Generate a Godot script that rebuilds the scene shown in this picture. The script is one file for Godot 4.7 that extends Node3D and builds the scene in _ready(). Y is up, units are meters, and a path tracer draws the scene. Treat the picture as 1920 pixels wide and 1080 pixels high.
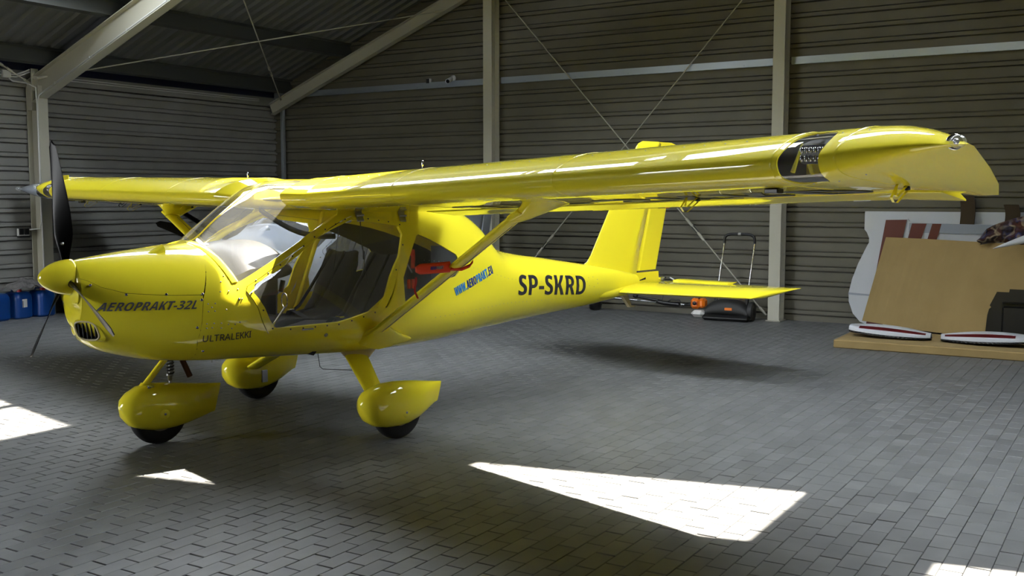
extends Node3D
# A hangar with a yellow high-wing ultralight. Plane coordinates: x forward, y to port, z up (metres), origin on the ground between the main wheels.

const SUN_E := 14.0
const SKY_E := 22.0
const EXPO := 1.38

# x, top, bottom, half-width, height of greatest width, exponent above, exponent below
const ST := [
	[1.80,1.245,.830,.165,1.04,2.1,2.2], [1.77,1.253,.755,.215,1.02,2.1,2.3], [1.70,1.263,.690,.290,1.00,2.1,2.5], [1.58,1.280,.640,.385,.98,2.1,2.6],
	[1.38,1.305,.590,.510,.95,2.1,2.8], [1.18,1.325,.570,.620,.93,2.1,2.9], [1.02,1.345,.562,.675,.90,2.1,3.0], [.83,1.490,.553,.685,.90,2.15,3.0],
	[.61,1.645,.542,.685,.90,2.5,3.0], [.46,1.735,.532,.680,.90,2.8,3.0], [.30,1.765,.522,.675,.90,3.1,3.0], [.0,1.770,.504,.665,.90,3.4,3.0],
	[-.4,1.755,.496,.640,.90,3.4,2.9], [-.8,1.690,.506,.590,.91,3.1,2.8], [-1.15,1.560,.526,.520,.92,2.6,2.6], [-1.33,1.465,.539,.480,.92,2.3,2.5],
	[-1.45,1.340,.548,.455,.92,2.2,2.4], [-1.54,1.255,.553,.437,.92,2.1,2.4], [-1.76,1.180,.567,.395,.90,2.1,2.3], [-2.33,1.095,.606,.295,.86,2.1,2.2],
	[-2.84,1.020,.640,.205,.84,2.1,2.2], [-3.20,.965,.675,.145,.83,2.1,2.1], [-3.54,.900,.720,.085,.81,2.0,2.0]]
const RIDGE := -5.98
const SLOPE := .388

var M := {}
var tg := []
var rng := RandomNumberGenerator.new()
var used := {}


class Geo:
	var v := PackedVector3Array()
	var n := PackedVector3Array()

	func tn(a: Vector3, b: Vector3, c: Vector3, na: Vector3, nb: Vector3, nc: Vector3) -> void:
		if (c - a).cross(b - a).dot(na + nb + nc) < 0.0:
			v.append_array([a, c, b]); n.append_array([na, nc, nb])
		else:
			v.append_array([a, b, c]); n.append_array([na, nb, nc])

	func tri(a: Vector3, b: Vector3, c: Vector3, out := Vector3.ZERO) -> void:
		var m := (c - a).cross(b - a)
		if m.length_squared() < 1e-18: return
		m = m.normalized()
		if out != Vector3.ZERO and m.dot(out) < 0.0: m = -m
		tn(a, b, c, m, m, m)

	func quad(a: Vector3, b: Vector3, c: Vector3, d: Vector3, out := Vector3.ZERO) -> void:
		tri(a, b, c, out); tri(a, c, d, out)

	# rows of points; smooth normals that point away from the middle (or towards it with inward)
	func grid(rows: Array, closed := true, inward := false) -> void:
		var R := rows.size(); var C: int = rows[0].size()
		var mid := Vector3.ZERO
		for r in rows:
			for p in r: mid += p
		mid /= R * C
		var N := []; var s := 0.0
		for i in R:
			var row := PackedVector3Array()
			for j in C:
				var jp := (j + 1) % C if closed else mini(j + 1, C - 1)
				var jm := (j - 1 + C) % C if closed else maxi(j - 1, 0)
				var a: Vector3 = rows[i][jp] - rows[i][jm]
				var i0 := maxi(i - 1, 0); var i1 := mini(i + 1, R - 1)
				var b: Vector3 = rows[i1][j] - rows[i0][j]
				if a.length_squared() < 1e-12:
					var k := i1 if i == 0 else i0
					a = rows[k][jp] - rows[k][jm]
				var m := a.cross(b)
				m = m.normalized() if m.length_squared() > 1e-20 else Vector3.ZERO
				row.append(m); s += m.dot((rows[i][j] - mid).normalized())
			N.append(row)
		var f := -1.0 if (s < 0.0) != inward else 1.0
		for i in R - 1:
			for j in (C if closed else C - 1):
				var k := (j + 1) % C
				var a: Vector3 = rows[i][j]; var b: Vector3 = rows[i][k]; var c: Vector3 = rows[i + 1][k]; var d: Vector3 = rows[i + 1][j]
				var na: Vector3 = N[i][j] * f; var nb: Vector3 = N[i][k] * f; var nc: Vector3 = N[i + 1][k] * f; var nd: Vector3 = N[i + 1][j] * f
				if a.distance_squared_to(b) > 1e-12 and b.distance_squared_to(c) > 1e-12: tn(a, b, c, na, nb, nc)
				if a.distance_squared_to(d) > 1e-12 and d.distance_squared_to(c) > 1e-12: tn(a, c, d, na, nc, nd)

	func fan(ring: PackedVector3Array, out := Vector3.ZERO) -> void:
		var c := Vector3.ZERO
		for p in ring: c += p
		c /= ring.size()
		for i in ring.size(): tri(c, ring[i], ring[(i + 1) % ring.size()], out)

	func loft(rows: Array, cap := true) -> void:
		grid(rows)
		if cap:
			var a := Vector3.ZERO; var b := Vector3.ZERO
			for p in rows[0]: a += p
			for p in rows[-1]: b += p
			var d: Vector3 = (b / rows[-1].size() - a / rows[0].size())
			fan(rows[0], -d); fan(rows[-1], d)

	# chamfered box: c centre, s full size, b turn, r chamfer
	func box(c: Vector3, s: Vector3, b := Basis.IDENTITY, r := 0.0) -> void:
		var h := s / 2.0
		if r <= 0.0:
			for ax in 3:
				for sg in [-1.0, 1.0]:
					var o := Vector3.ZERO; o[ax] = sg
					var p := []
					for q in [[-1, -1], [1, -1], [1, 1], [-1, 1]]:
						var w := Vector3.ZERO; w[ax] = sg * h[ax]; w[(ax + 1) % 3] = q[0] * h[(ax + 1) % 3]; w[(ax + 2) % 3] = q[1] * h[(ax + 2) % 3]
						p.append(c + b * w)
					quad(p[0], p[1], p[2], p[3], b * o)
			return
		var g := h - Vector3.ONE * r
		for ax in 3:
			var u := (ax + 1) % 3; var w2 := (ax + 2) % 3
			for sg in [-1.0, 1.0]:
				var o := Vector3.ZERO; o[ax] = sg
				var p := []
				for q in [[-1, -1], [1, -1], [1, 1], [-1, 1]]:
					var w := Vector3.ZERO; w[ax] = sg * h[ax]; w[u] = q[0] * g[u]; w[w2] = q[1] * g[w2]
					p.append(c + b * w)
				quad(p[0], p[1], p[2], p[3], b * o)
				for s2 in [-1.0, 1.0]:
					var e := []
					for t in [-1.0, 1.0]:
						var w := Vector3.ZERO; w[ax] = t * g[ax]; w[u] = sg * h[u]; w[w2] = s2 * g[w2]
						var x := Vector3.ZERO; x[ax] = t * g[ax]; x[u] = sg * g[u]; x[w2] = s2 * h[w2]
						e.append([c + b * w, c + b * x])
					var oo := Vector3.ZERO; oo[u] = sg; oo[w2] = s2
					quad(e[0][0], e[1][0], e[1][1], e[0][1], b * oo)
		for sx in [-1.0, 1.0]:
			for sy in [-1.0, 1.0]:
				for sz in [-1.0, 1.0]:
					tri(c + b * Vector3(sx * h.x, sy * g.y, sz * g.z), c + b * Vector3(sx * g.x, sy * h.y, sz * g.z), c + b * Vector3(sx * g.x, sy * g.y, sz * h.z), b * Vector3(sx, sy, sz))

	func tube(path: Array, r: float, k := 8, r1 := -1.0) -> void:
		var rows := []
		var up := Vector3.UP
		for i in path.size():
			var d: Vector3 = (path[mini(i + 1, path.size() - 1)] - path[maxi(i - 1, 0)]).normalized()
			if absf(up.dot(d)) > .95: up = Vector3.RIGHT if absf(d.x) < .8 else Vector3.BACK
			var a := d.cross(up).normalized(); up = a.cross(d).normalized()
			var q := r if r1 < 0.0 else lerpf(r, r1, float(i) / (path.size() - 1))
			var row := PackedVector3Array()
			for j in k: row.append(path[i] + (a * cos(TAU * j / k) + up * sin(TAU * j / k)) * q)
			rows.append(row)
		loft(rows)

	# profile of (distance along axis, radius)
	func lathe(o: Vector3, axis: Vector3, prof: Array, k := 24) -> void:
		axis = axis.normalized()
		var a := axis.cross(Vector3.UP if absf(axis.y) < .9 else Vector3.RIGHT).normalized(); var b := a.cross(axis)
		var rows := []
		for p in prof:
			var row := PackedVector3Array()
			for j in k: row.append(o + axis * p[0] + (a * cos(TAU * j / k) + b * sin(TAU * j / k)) * p[1])
			rows.append(row)
		grid(rows)

	func ball(o: Vector3, r: Vector3, b := Basis.IDENTITY, k := 12) -> void:
		var rows := []
		for i in k / 2 + 1:
			var t := PI * i / (k / 2); var row := PackedVector3Array()
			for j in k: row.append(o + b * (Vector3(sin(t) * cos(TAU * j / k), cos(t), sin(t) * sin(TAU * j / k)) * r))
			rows.append(row)
		grid(rows)

	# flat outline in the plane (a, b) at o, pushed out by depth along w
	func prism(poly: PackedVector2Array, o: Vector3, a: Vector3, b: Vector3, w: Vector3) -> void:
		var idx := Geometry2D.triangulate_polygon(poly)
		for i in range(0, idx.size(), 3):
			var p := []
			for k in 3: p.append(o + a * poly[idx[i + k]].x + b * poly[idx[i + k]].y)
			tri(p[0], p[1], p[2], -w); tri(p[0] + w, p[1] + w, p[2] + w, w)
		var cw := 1.0 if Geometry2D.is_polygon_clockwise(poly) else -1.0
		for i in poly.size():
			var p: Vector2 = poly[i]; var q: Vector2 = poly[(i + 1) % poly.size()]
			var e := (q - p); var m := Vector2(-e.y, e.x) * cw
			var p3 := o + a * p.x + b * p.y; var q3 := o + a * q.x + b * q.y
			quad(p3, q3, q3 + w, p3 + w, a * m.x + b * m.y)

	func mesh() -> ArrayMesh:
		var A := []; A.resize(Mesh.ARRAY_MAX)
		A[Mesh.ARRAY_VERTEX] = v; A[Mesh.ARRAY_NORMAL] = n
		var m := ArrayMesh.new(); m.add_surface_from_arrays(Mesh.PRIMITIVE_TRIANGLES, A)
		return m


# ---------------------------------------------------------------- nodes
func numbered(called: String, parent: Node = self) -> String:
	var key := "%d %s" % [parent.get_instance_id(), called]
	var k: int = used.get(key, 0); used[key] = k + 1
	return called if k == 0 else "%s_%03d" % [called, k]

func tag(o: Node, label: String, category := "", group := "", kind := "") -> Node:
	if label: o.set_meta("label", label)
	if category: o.set_meta("category", category)
	if group: o.set_meta("group", group)
	if kind: o.set_meta("kind", kind)
	return o

func part(called: String, g, m: Material, parent: Node = self) -> MeshInstance3D:
	var o := MeshInstance3D.new()
	o.name = numbered(called, parent)
	o.mesh = g.mesh() if g is Geo else g
	if g is Geo: o.mesh.surface_set_material(0, m)
	else: o.set_surface_override_material(0, m)
	parent.add_child(o, true)
	return o

func thing(called: String, label: String, category: String, at := Vector3.ZERO, turn := 0.0, group := "") -> Node3D:
	var o := Node3D.new(); o.name = numbered(called); add_child(o, true)
	o.position = at; o.rotation.y = turn
	tag(o, label, category, group)
	return o

func struct(called: String, label: String, g, m: Material) -> Node:
	return tag(part(called, g, m), label, "", "", "structure")

func struct_root(called: String, label: String) -> Node3D:
	var o := Node3D.new(); o.name = numbered(called); add_child(o, true)
	tag(o, label, "", "", "structure")
	return o

func mat(name_: String, c: Color, rough := .5, metal := 0.0, coat := 0.0) -> StandardMaterial3D:
	var m := StandardMaterial3D.new(); m.resource_name = name_
	m.albedo_color = c; m.roughness = rough; m.metallic = metal
	if coat > 0.0: m.metallic_specular = .12
	if coat > 0.0:
		m.clearcoat_enabled = true; m.clearcoat = coat; m.clearcoat_roughness = .02
	M[name_] = m
	return m

func noise_tex(seed_: int, freq: float, lo: Color, hi: Color, oct := 4, size := 512) -> NoiseTexture2D:
	var f := FastNoiseLite.new(); f.seed = seed_; f.frequency = freq; f.fractal_octaves = oct
	var t := NoiseTexture2D.new(); t.width = size; t.height = size; t.seamless = true; t.noise = f
	var r := Gradient.new(); r.set_color(0, lo); r.set_color(1, hi)
	t.color_ramp = r
	return t

func grain(m: StandardMaterial3D, t: Texture2D, scale_: float) -> void:
	m.albedo_texture = t; m.uv1_triplanar = true; m.uv1_world_triplanar = true; m.uv1_scale = Vector3.ONE * scale_

func materials() -> void:
	mat("yellow", Color(.92, .86, .19), .4, 0, 1.0)
	mat("cream", Color(.80, .74, .58), .3, 0, .5)
	mat("pale_grey", Color(.55, .57, .60), .3, 0, .6)
	mat("black_gloss", Color(.012, .012, .013), .28)
	M.black_gloss.metallic_specular = .22
	mat("carbon", Color(.02, .02, .022), .28)
	mat("rubber", Color(.035, .035, .035), .75)
	mat("black_plastic", Color(.03, .03, .032), .35)
	mat("black_cloth", Color(.06, .058, .06), .9)
	mat("leather", Color(.055, .055, .055), .45)
	mat("steel", Color(.6, .6, .6), .3, 1.0)
	mat("chrome", Color(.8, .8, .8), .12, 1.0)
	mat("galvanised", Color(.62, .65, .68), .38, .85)
	mat("copper_pipe", Color(.30, .21, .15), .35, 1.0)
	mat("lining", Color(.16, .155, .12), .9)
	mat("lettering", Color(.16, .16, .19), .4)
	mat("lettering_grey", Color(.36, .36, .37), .35)
	mat("light_blue", Color(.10, .50, .80), .4)
	mat("dark_blue", Color(.03, .18, .55), .4)
	mat("orange", Color(.85, .22, .02), .65)
	mat("red_strap", Color(.65, .04, .02), .7)
	mat("white_paint", Color(.70, .71, .72), .3, 0, .3)
	mat("steel_white", Color(.62, .61, .55), .45)
	mat("eave_blue", Color(.02, .06, .22), .5)
	mat("deck", Color(.34, .345, .34), .5)
	mat("purlin", Color(.20, .21, .20), .55)
	mat("conduit", Color(.66, .66, .64), .5)
	mat("recess_shade", Color(.01, .01, .01), .9)  # near-black that stands in for the shade inside openings
	mat("can_blue", Color(.005, .20, .44), .4)
	mat("can_red", Color(.55, .03, .03), .5)
	mat("paper", Color(.75, .75, .73), .7)
	mat("dark_red", Color(.30, .02, .03), .4)
	mat("strap_brown", Color(.20, .15, .06), .85)
	mat("tool_orange", Color(.85, .42, .02), .4)
	mat("outlet_dark", Color(.05, .06, .07), .3)
	mat("sweeper_grey", Color(.10, .10, .09), .6)
	var g := mat("glass", Color(.95, .97, .97, .05), .0)
	g.transparency = BaseMaterial3D.TRANSPARENCY_ALPHA
	g = mat("skylight_glass", Color(.95, .97, 1, .04), .0)
	g.transparency = BaseMaterial3D.TRANSPARENCY_ALPHA
	g = mat("lens", Color(.9, .93, .95, .12), .0)
	g.transparency = BaseMaterial3D.TRANSPARENCY_ALPHA
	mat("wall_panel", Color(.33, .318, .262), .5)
	mat("side_panel_lit", Color(.46, .46, .44), .5)  # wall_panel made paler: brightness of the left wall put into the colour
	grain(M.side_panel_lit, noise_tex(3, .01, Color(.90, .90, .90), Color(1, 1, 1)), .35)
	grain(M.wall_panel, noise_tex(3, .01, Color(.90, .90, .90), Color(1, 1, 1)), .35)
	var cloth := noise_tex(5, .010, Color(.93, .92, .90), Color(1, 1, 1))
	mat("foam", Color(.57, .485, .31), .95)
	grain(M.foam, cloth, .5)
	mat("grey_cloth", Color(.42, .41, .40), .95)
	grain(M.grey_cloth, noise_tex(9, .03, Color(.55, .55, .55), Color(1, 1, 1)), 1.5)
	mat("asphalt", Color(.3, .3, .3), .9)
	var pt := noise_tex(11, .008, Color(.86, .86, .86), Color(1, 1, 1), 5)
	for k in 5:
		var s: float = [.375, .39, .402, .385, .36][k]
		mat("paver%d" % k, Color(s, s * 1.01, s * 1.0), .5)
		grain(M["paver%d" % k], pt, .8)
	mat("joint_sand", Color(.34, .335, .32), .95)
	var st := noise_tex(17, .02, Color(.05, .045, .04), Color(.11, .095, .08), 2, 256)
	mat("seat_cloth", Color(1, 1, 1), .85)
	grain(M.seat_cloth, st, 2.0)
	# blanket: brown ground, cream scrolls and blue flowers
	mat("blanket", Color(1, 1, 1), .95)
	var f := FastNoiseLite.new(); f.seed = 4; f.frequency = .012; f.fractal_octaves = 3
	var t := NoiseTexture2D.new(); t.width = 512; t.height = 512; t.seamless = true; t.noise = f
	var r := Gradient.new()
	r.offsets = PackedFloat32Array([0, .34, .40, .47, .52, .60, .66, .72, .80, 1])
	r.colors = PackedColorArray([Color(.05, .02, .015), Color(.06, .02, .02), Color(.55, .50, .40), Color(.52, .47, .38), Color(.22, .10, .06), Color(.30, .14, .08), Color(.07, .02, .02), Color(.20, .22, .42), Color(.55, .50, .42), Color(.10, .03, .02)])
	t.color_ramp = r
	grain(M.blanket, t, .55)


# ---------------------------------------------------------------- the aircraft's surfaces
func V(x: float, y: float, z: float) -> Vector3: return Vector3(-y, z, -x)

func prepare() -> void:
	var n := ST.size()
	tg.resize(n)
	var d := []
	for i in n - 1:
		var h: float = ST[i][0] - ST[i + 1][0]; var r := []
		for k in range(1, 7): r.append((ST[i + 1][k] - ST[i][k]) / h)
		d.append(r)
	for i in n:
		var r := []
		for k in 6:
			if i == 0: r.append(d[0][k])
			elif i == n - 1: r.append(d[n - 2][k])
			else:
				var a: float = d[i - 1][k]; var b: float = d[i][k]
				r.append(2.0 * a * b / (a + b) if a * b > 0.0 else 0.0)
		tg[i] = r

func sec(x: float) -> PackedFloat64Array:
	var n := ST.size(); var i := 0
	x = clampf(x, ST[n - 1][0], ST[0][0])
	while i < n - 2 and ST[i + 1][0] >= x: i += 1
	var h: float = ST[i][0] - ST[i + 1][0]; var s: float = (ST[i][0] - x) / h
	var s2 := s * s; var s3 := s2 * s
	var o := PackedFloat64Array(); o.resize(6)
	for k in 6: o[k] = ST[i][k + 1] * (2 * s3 - 3 * s2 + 1) + tg[i][k] * h * (s3 - 2 * s2 + s) + ST[i + 1][k + 1] * (3 * s2 - 2 * s3) + tg[i + 1][k] * h * (s3 - s2)
	return o

# t runs from the keel (0) over the side (.5) to the top (1)
func fus(x: float, t: float, side: float, off := 0.0) -> Vector3:
	if off != 0.0:
		var e := .004
		var p := fus(x, t, side)
		var m := (fus(x + e, t, side) - fus(x - e, t, side)).cross(fus(x, minf(t + e, 1.0), side) - fus(x, maxf(t - e, 0.0), side)).normalized() * -side
		return p + m * off
	var q := sec(x)
	var th := (t - .5) * PI
	var c := maxf(cos(th), 0.0); var s := absf(sin(th))
	var up := t > .5
	var n: float = q[4] if up else q[5]
	return V(x, side * q[2] * pow(c, 2.0 / n), q[3] + ((q[0] - q[3]) if up else (q[1] - q[3])) * pow(s, 2.0 / n))

func t_of(x: float, z: float) -> float:
	var q := sec(x)
	if z > q[3]: return .5 + asin(pow(clampf((z - q[3]) / (q[0] - q[3]), 0, 1), q[4] / 2.0)) / PI
	return .5 - asin(pow(clampf((q[3] - z) / (q[3] - q[1]), 0, 1), q[5] / 2.0)) / PI

func fnormal(x: float, t: float, side: float) -> Vector3:
	return (fus(x, t, side, .01) - fus(x, t, side)).normalized()

# a sheet over a flat outline with holes, bent by f
func patch(g: Geo, outer: PackedVector2Array, holes: Array, f: Callable, du: float, dv: float, flip: bool) -> void:
	var lo := outer[0]; var hi := outer[0]
	for p in outer: lo = lo.min(p); hi = hi.max(p)
	var hb := []
	for h in holes:
		var a: Vector2 = h[0]; var b: Vector2 = h[0]
		for p in h: a = a.min(p); b = b.max(p)
		hb.append(Rect2(a, b - a))
	var nu := int(ceil((hi.x - lo.x) / du)); var nv := int(ceil((hi.y - lo.y) / dv))
	var e := .0015
	for i in nu:
		for j in nv:
			var c := Rect2(lo.x + (hi.x - lo.x) * i / nu, lo.y + (hi.y - lo.y) * j / nv, (hi.x - lo.x) / nu, (hi.y - lo.y) / nv)
			var list := Geometry2D.intersect_polygons(outer, PackedVector2Array([c.position, Vector2(c.end.x, c.position.y), c.end, Vector2(c.position.x, c.end.y)]))
			for k in holes.size():
				if not hb[k].intersects(c): continue
				var nl: Array[PackedVector2Array] = []
				for q in list: nl.append_array(Geometry2D.clip_polygons(q, holes[k]))
				list = nl
			for q in list:
				if q.size() < 3: continue
				var idx := Geometry2D.triangulate_polygon(q)
				if idx.is_empty(): continue
				var P := []; var N := []
				for p in q:
					P.append(f.call(p.x, p.y))
					var m: Vector3 = (f.call(p.x + e, p.y) - f.call(p.x - e, p.y)).cross(f.call(p.x, p.y + e) - f.call(p.x, p.y - e))
					N.append(m.normalized() * (-1.0 if flip else 1.0))
				for a in range(0, idx.size(), 3): g.tn(P[idx[a]], P[idx[a + 1]], P[idx[a + 2]], N[idx[a]], N[idx[a + 1]], N[idx[a + 2]])

func dense(poly: PackedVector2Array, step := .05, closed := true) -> PackedVector2Array:
	var o := PackedVector2Array()
	for i in (poly.size() if closed else poly.size() - 1):
		var a := poly[i]; var b := poly[(i + 1) % poly.size()]
		var k := maxi(1, int(ceil(a.distance_to(b) / step)))
		for j in k: o.append(a.lerp(b, float(j) / k))
	if not closed: o.append(poly[-1])
	return o

func rim(g: Geo, poly: PackedVector2Array, f0: Callable, f1: Callable) -> void:
	var d := dense(poly)
	for i in d.size():
		var a := d[i]; var b := d[(i + 1) % d.size()]
		g.quad(f0.call(a.x, a.y), f0.call(b.x, b.y), f1.call(b.x, b.y), f1.call(a.x, a.y))

func P2(a: Array) -> PackedVector2Array:
	var o := PackedVector2Array()
	for i in range(0, a.size(), 2): o.append(Vector2(a[i], a[i + 1]))
	return o

# rounds the corners of an outline drawn in (x, t); t is stretched to metres meanwhile
func rounded(poly: PackedVector2Array, r: float, grow := 0.0) -> PackedVector2Array:
	var s := PackedVector2Array()
	for p in poly: s.append(Vector2(p.x, p.y * 1.6) * 10.0)
	var a := s
	if r > 0.0:
		a = Geometry2D.offset_polygon(a, -r * 10.0, Geometry2D.JOIN_MITER)[0]
		a = Geometry2D.offset_polygon(a, r * 10.0, Geometry2D.JOIN_ROUND)[0]
	if grow != 0.0: a = Geometry2D.offset_polygon(a, grow * 10.0, Geometry2D.JOIN_ROUND)[0]
	var o := PackedVector2Array()
	for p in a:
		var q := Vector2(p.x, p.y / 1.6) / 10.0
		if o.is_empty() or o[-1].distance_to(q) > .004: o.append(q)
	return o

# lettering laid on a surface: place(u, v) with u 0..1 along the word and v 0..1 up the capitals
func letters(called: String, text: String, bold: bool, m: Material, parent: Node, place: Callable, slant := 0.0) -> MeshInstance3D:
	var f := SystemFont.new(); f.font_names = PackedStringArray(["Droid Sans"]); f.font_weight = 700 if bold else 400
	var tm := TextMesh.new(); tm.font = f; tm.text = text; tm.font_size = 48; tm.pixel_size = .01; tm.depth = .1; tm.curve_step = 1.0
	var A := tm.get_mesh_arrays()
	var vs: PackedVector3Array = A[Mesh.ARRAY_VERTEX]
	var idx = A[Mesh.ARRAY_INDEX]
	var lo := vs[0]; var hi := vs[0]
	for p in vs: lo = lo.min(p); hi = hi.max(p)
	var g := Geo.new()
	var wide := (hi.x - lo.x) / (hi.y - lo.y)
	for i in range(0, idx.size() if idx else vs.size(), 3):
		var t := []
		for k in 3: t.append((vs[idx[i + k] if idx else i + k] - lo) / (hi - lo))
		fine(g, t[0], t[1], t[2], wide, place, slant, 0)
	return part(called, g, m, parent)

func fine(g: Geo, a: Vector3, b: Vector3, c: Vector3, wide: float, place: Callable, slant: float, depth: int) -> void:
	var sc := Vector3(wide, 1, 0)
	var l := [((b - a) * sc).length(), ((c - b) * sc).length(), ((a - c) * sc).length()]
	var m: float = l.max()
	if m > .45 and depth < 6:
		var k := l.find(m)
		if k == 0: fine(g, a, (a + b) / 2, c, wide, place, slant, depth + 1); fine(g, (a + b) / 2, b, c, wide, place, slant, depth + 1)
		elif k == 1: fine(g, a, b, (b + c) / 2, wide, place, slant, depth + 1); fine(g, a, (b + c) / 2, c, wide, place, slant, depth + 1)
		else: fine(g, a, b, (a + c) / 2, wide, place, slant, depth + 1); fine(g, (a + c) / 2, b, c, wide, place, slant, depth + 1)
		return
	var q := []
	for w in [a, b, c]: q.append(place.call(w.x + slant * (w.y - .5), w.y, .0035 if w.z > .5 else .0008))
	g.tri(q[0], q[1], q[2])

func fus_word(called: String, text: String, bold: bool, m: Material, parent: Node, x0: float, z0: float, x1: float, z1: float, h: float, slant := 0.0) -> MeshInstance3D:
	return letters(called, text, bold, m, parent, func(u: float, v: float, o: float):
		var ex := (x1 - x0); var ez := (z1 - z0); var l := sqrt(ex * ex + ez * ez)
		var x := x0 + ex * u + ez / l * h * v; var z := z0 + ez * u - ex / l * h * v
		return fus(x, t_of(x, z), 1.0, o), slant)

# wing: q = +-sqrt(share of the chord); positive above
const UP := [[0, 0], [.0125, .0255], [.03, .0415], [.05, .0555], [.077, .073], [.11, .091], [.15, .1075], [.2, .123], [.27, .136], [.36, .141], [.5, .124], [.7, .079], [.85, .042], [1, .003]]
const LOW := [[0, 0], [.01, -.028], [.03, -.044], [.05, -.051], [.1, -.056], [.15, -.057], [.25, -.054], [.35, -.050], [.5, -.042], [.7, -.027], [.85, -.014], [1, -.003]]

func table(T: Array, s: float) -> float:
	var q := sqrt(clampf(s, 0, 1))
	for i in T.size() - 1:
		var a := sqrt(float(T[i][0])); var b := sqrt(float(T[i + 1][0]))
		if q <= b:
			var u := (q - a) / (b - a)
			var p0: float = T[maxi(i - 1, 0)][1] if i > 0 else -float(T[1][1])
			var p3: float = T[mini(i + 2, T.size() - 1)][1]
			return cubic_interpolate(float(T[i][1]), float(T[i + 1][1]), p0, p3, u)
	return T[-1][1]

func wing_edges(y: float) -> Vector2:
	var le := .475; var te := -.80
	if y < .56:
		var k := clampf((.56 - y) / .20, 0, 1)
		if k < .45: le += .115 * sin(k / .45 * PI / 2)
		else: le = .20 + .39 * sqrt(maxf(0.0, 1.0 - pow((k - .45) / .55, 2.0)))
	if y > 4.40:
		var u := clampf((y - 4.40) / .55, 0, 1)
		le -= .15 * pow(u, 2.6)
	if y > 4.58:
		var u := clampf((y - 4.58) / .37, 0, 1)
		te += 1.08 * pow(u, 1.35)
	return Vector2(le, te)

func wing(side: float, y: float, q: float, off := 0.0) -> Vector3:
	if off != 0.0:
		var e := .003
		var m := (wing(side, y + e, q) - wing(side, y - e, q)).cross(wing(side, y, q + e) - wing(side, y, q - e)).normalized() * side
		return wing(side, y, q) + m * off
	var d := wing_edges(y); var s := q * q
	var x := d.x + (d.y - d.x) * s
	var k := .0385 if side > 0 else .0150; var k2 := .0366 if side > 0 else .0130
	var zl := 1.642 + k * (y - .56); var zt := 1.537 + k2 * (y - .6)
	var sn := (.475 - x) / 1.275
	var z := zl + (zt - zl) * sn
	var c := 1.275
	var up := c * table(UP, s); var low := c * table(LOW, s)
	if y > 4.40:
		# the tip: the underside sweeps up to a sharp edge, the top rolls down to it
		var u := clampf((y - 4.40) / .55, 0, 1)
		z += .050 * (1.0 - clampf(sn, 0, 1)) * pow(u, 1.2) - .058 * pow(clampf(sn, 0, 1), 2.0) * sqrt(u)
		up *= sqrt(maxf(0.0, 1.0 - u * u)); low *= 1.0 - pow(u, 1.1)
		if y > 4.58:
			var sh := (d.x - d.y) / 1.275
			up *= sqrt(sh); low *= sqrt(sh)
	if y < .56:
		var u := clampf((.56 - y) / .20, 0, 1)
		var w := sqrt(maxf(0.0, 1.0 - pow(u, 2.4)))
		up *= w; low *= w
	return V(x, side * y, z + (up if q > 0 else low))


# ---------------------------------------------------------------- the aircraft
const DOOR := [.967,.607, .885,.515, .821,.433, .798,.413, .50,.417, .244,.425, .202,.434, .0,.463, -.186,.501, -.222,.512, -.30,.57, -.394,.636, -.377,.662, -.1,.677, .103,.690, .154,.683, .387,.642, .714,.632]
const DOOR_WIN := [.925,.594, .875,.606, .558,.620, .204,.661, .12,.675, -.065,.659, -.322,.644, -.259,.560, -.130,.503, .27,.453, .76,.446]
const REAR_WIN := [-.45,.622, -.647,.599, -.850,.575, -.893,.538, -.834,.522, -.464,.499, -.250,.494, -.340,.545]
const GLASS_TOP := [1.022,1.0, 1.03,.92, 1.03,.82, 1.018,.736, 1.0,.669, .992,.640, .777,.652, .542,.656, .30,.676, .22,.70, .17,.76, -.45,.80, -.45,1.0]
const SEAM := [1.05,1.0, 1.05,.88, 1.135,.736, 1.212,.56, 1.24,.367, 1.215,.25, 1.20,0.0]
const SPLIT := [1.80,.66, 1.769,.648, 1.715,.605, 1.605,.572, 1.407,.572, 1.226,.578]

func skin_with_holes(g: Geo, outer: PackedVector2Array, holes: Array, side: float, off: float, back: float) -> void:
	patch(g, outer, holes, func(u: float, v: float): return fus(u, v, side, off), .07, .035, side > 0)
	patch(g, outer, holes, func(u: float, v: float): return fus(u, v, side, back), .14, .07, side < 0)

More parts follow.
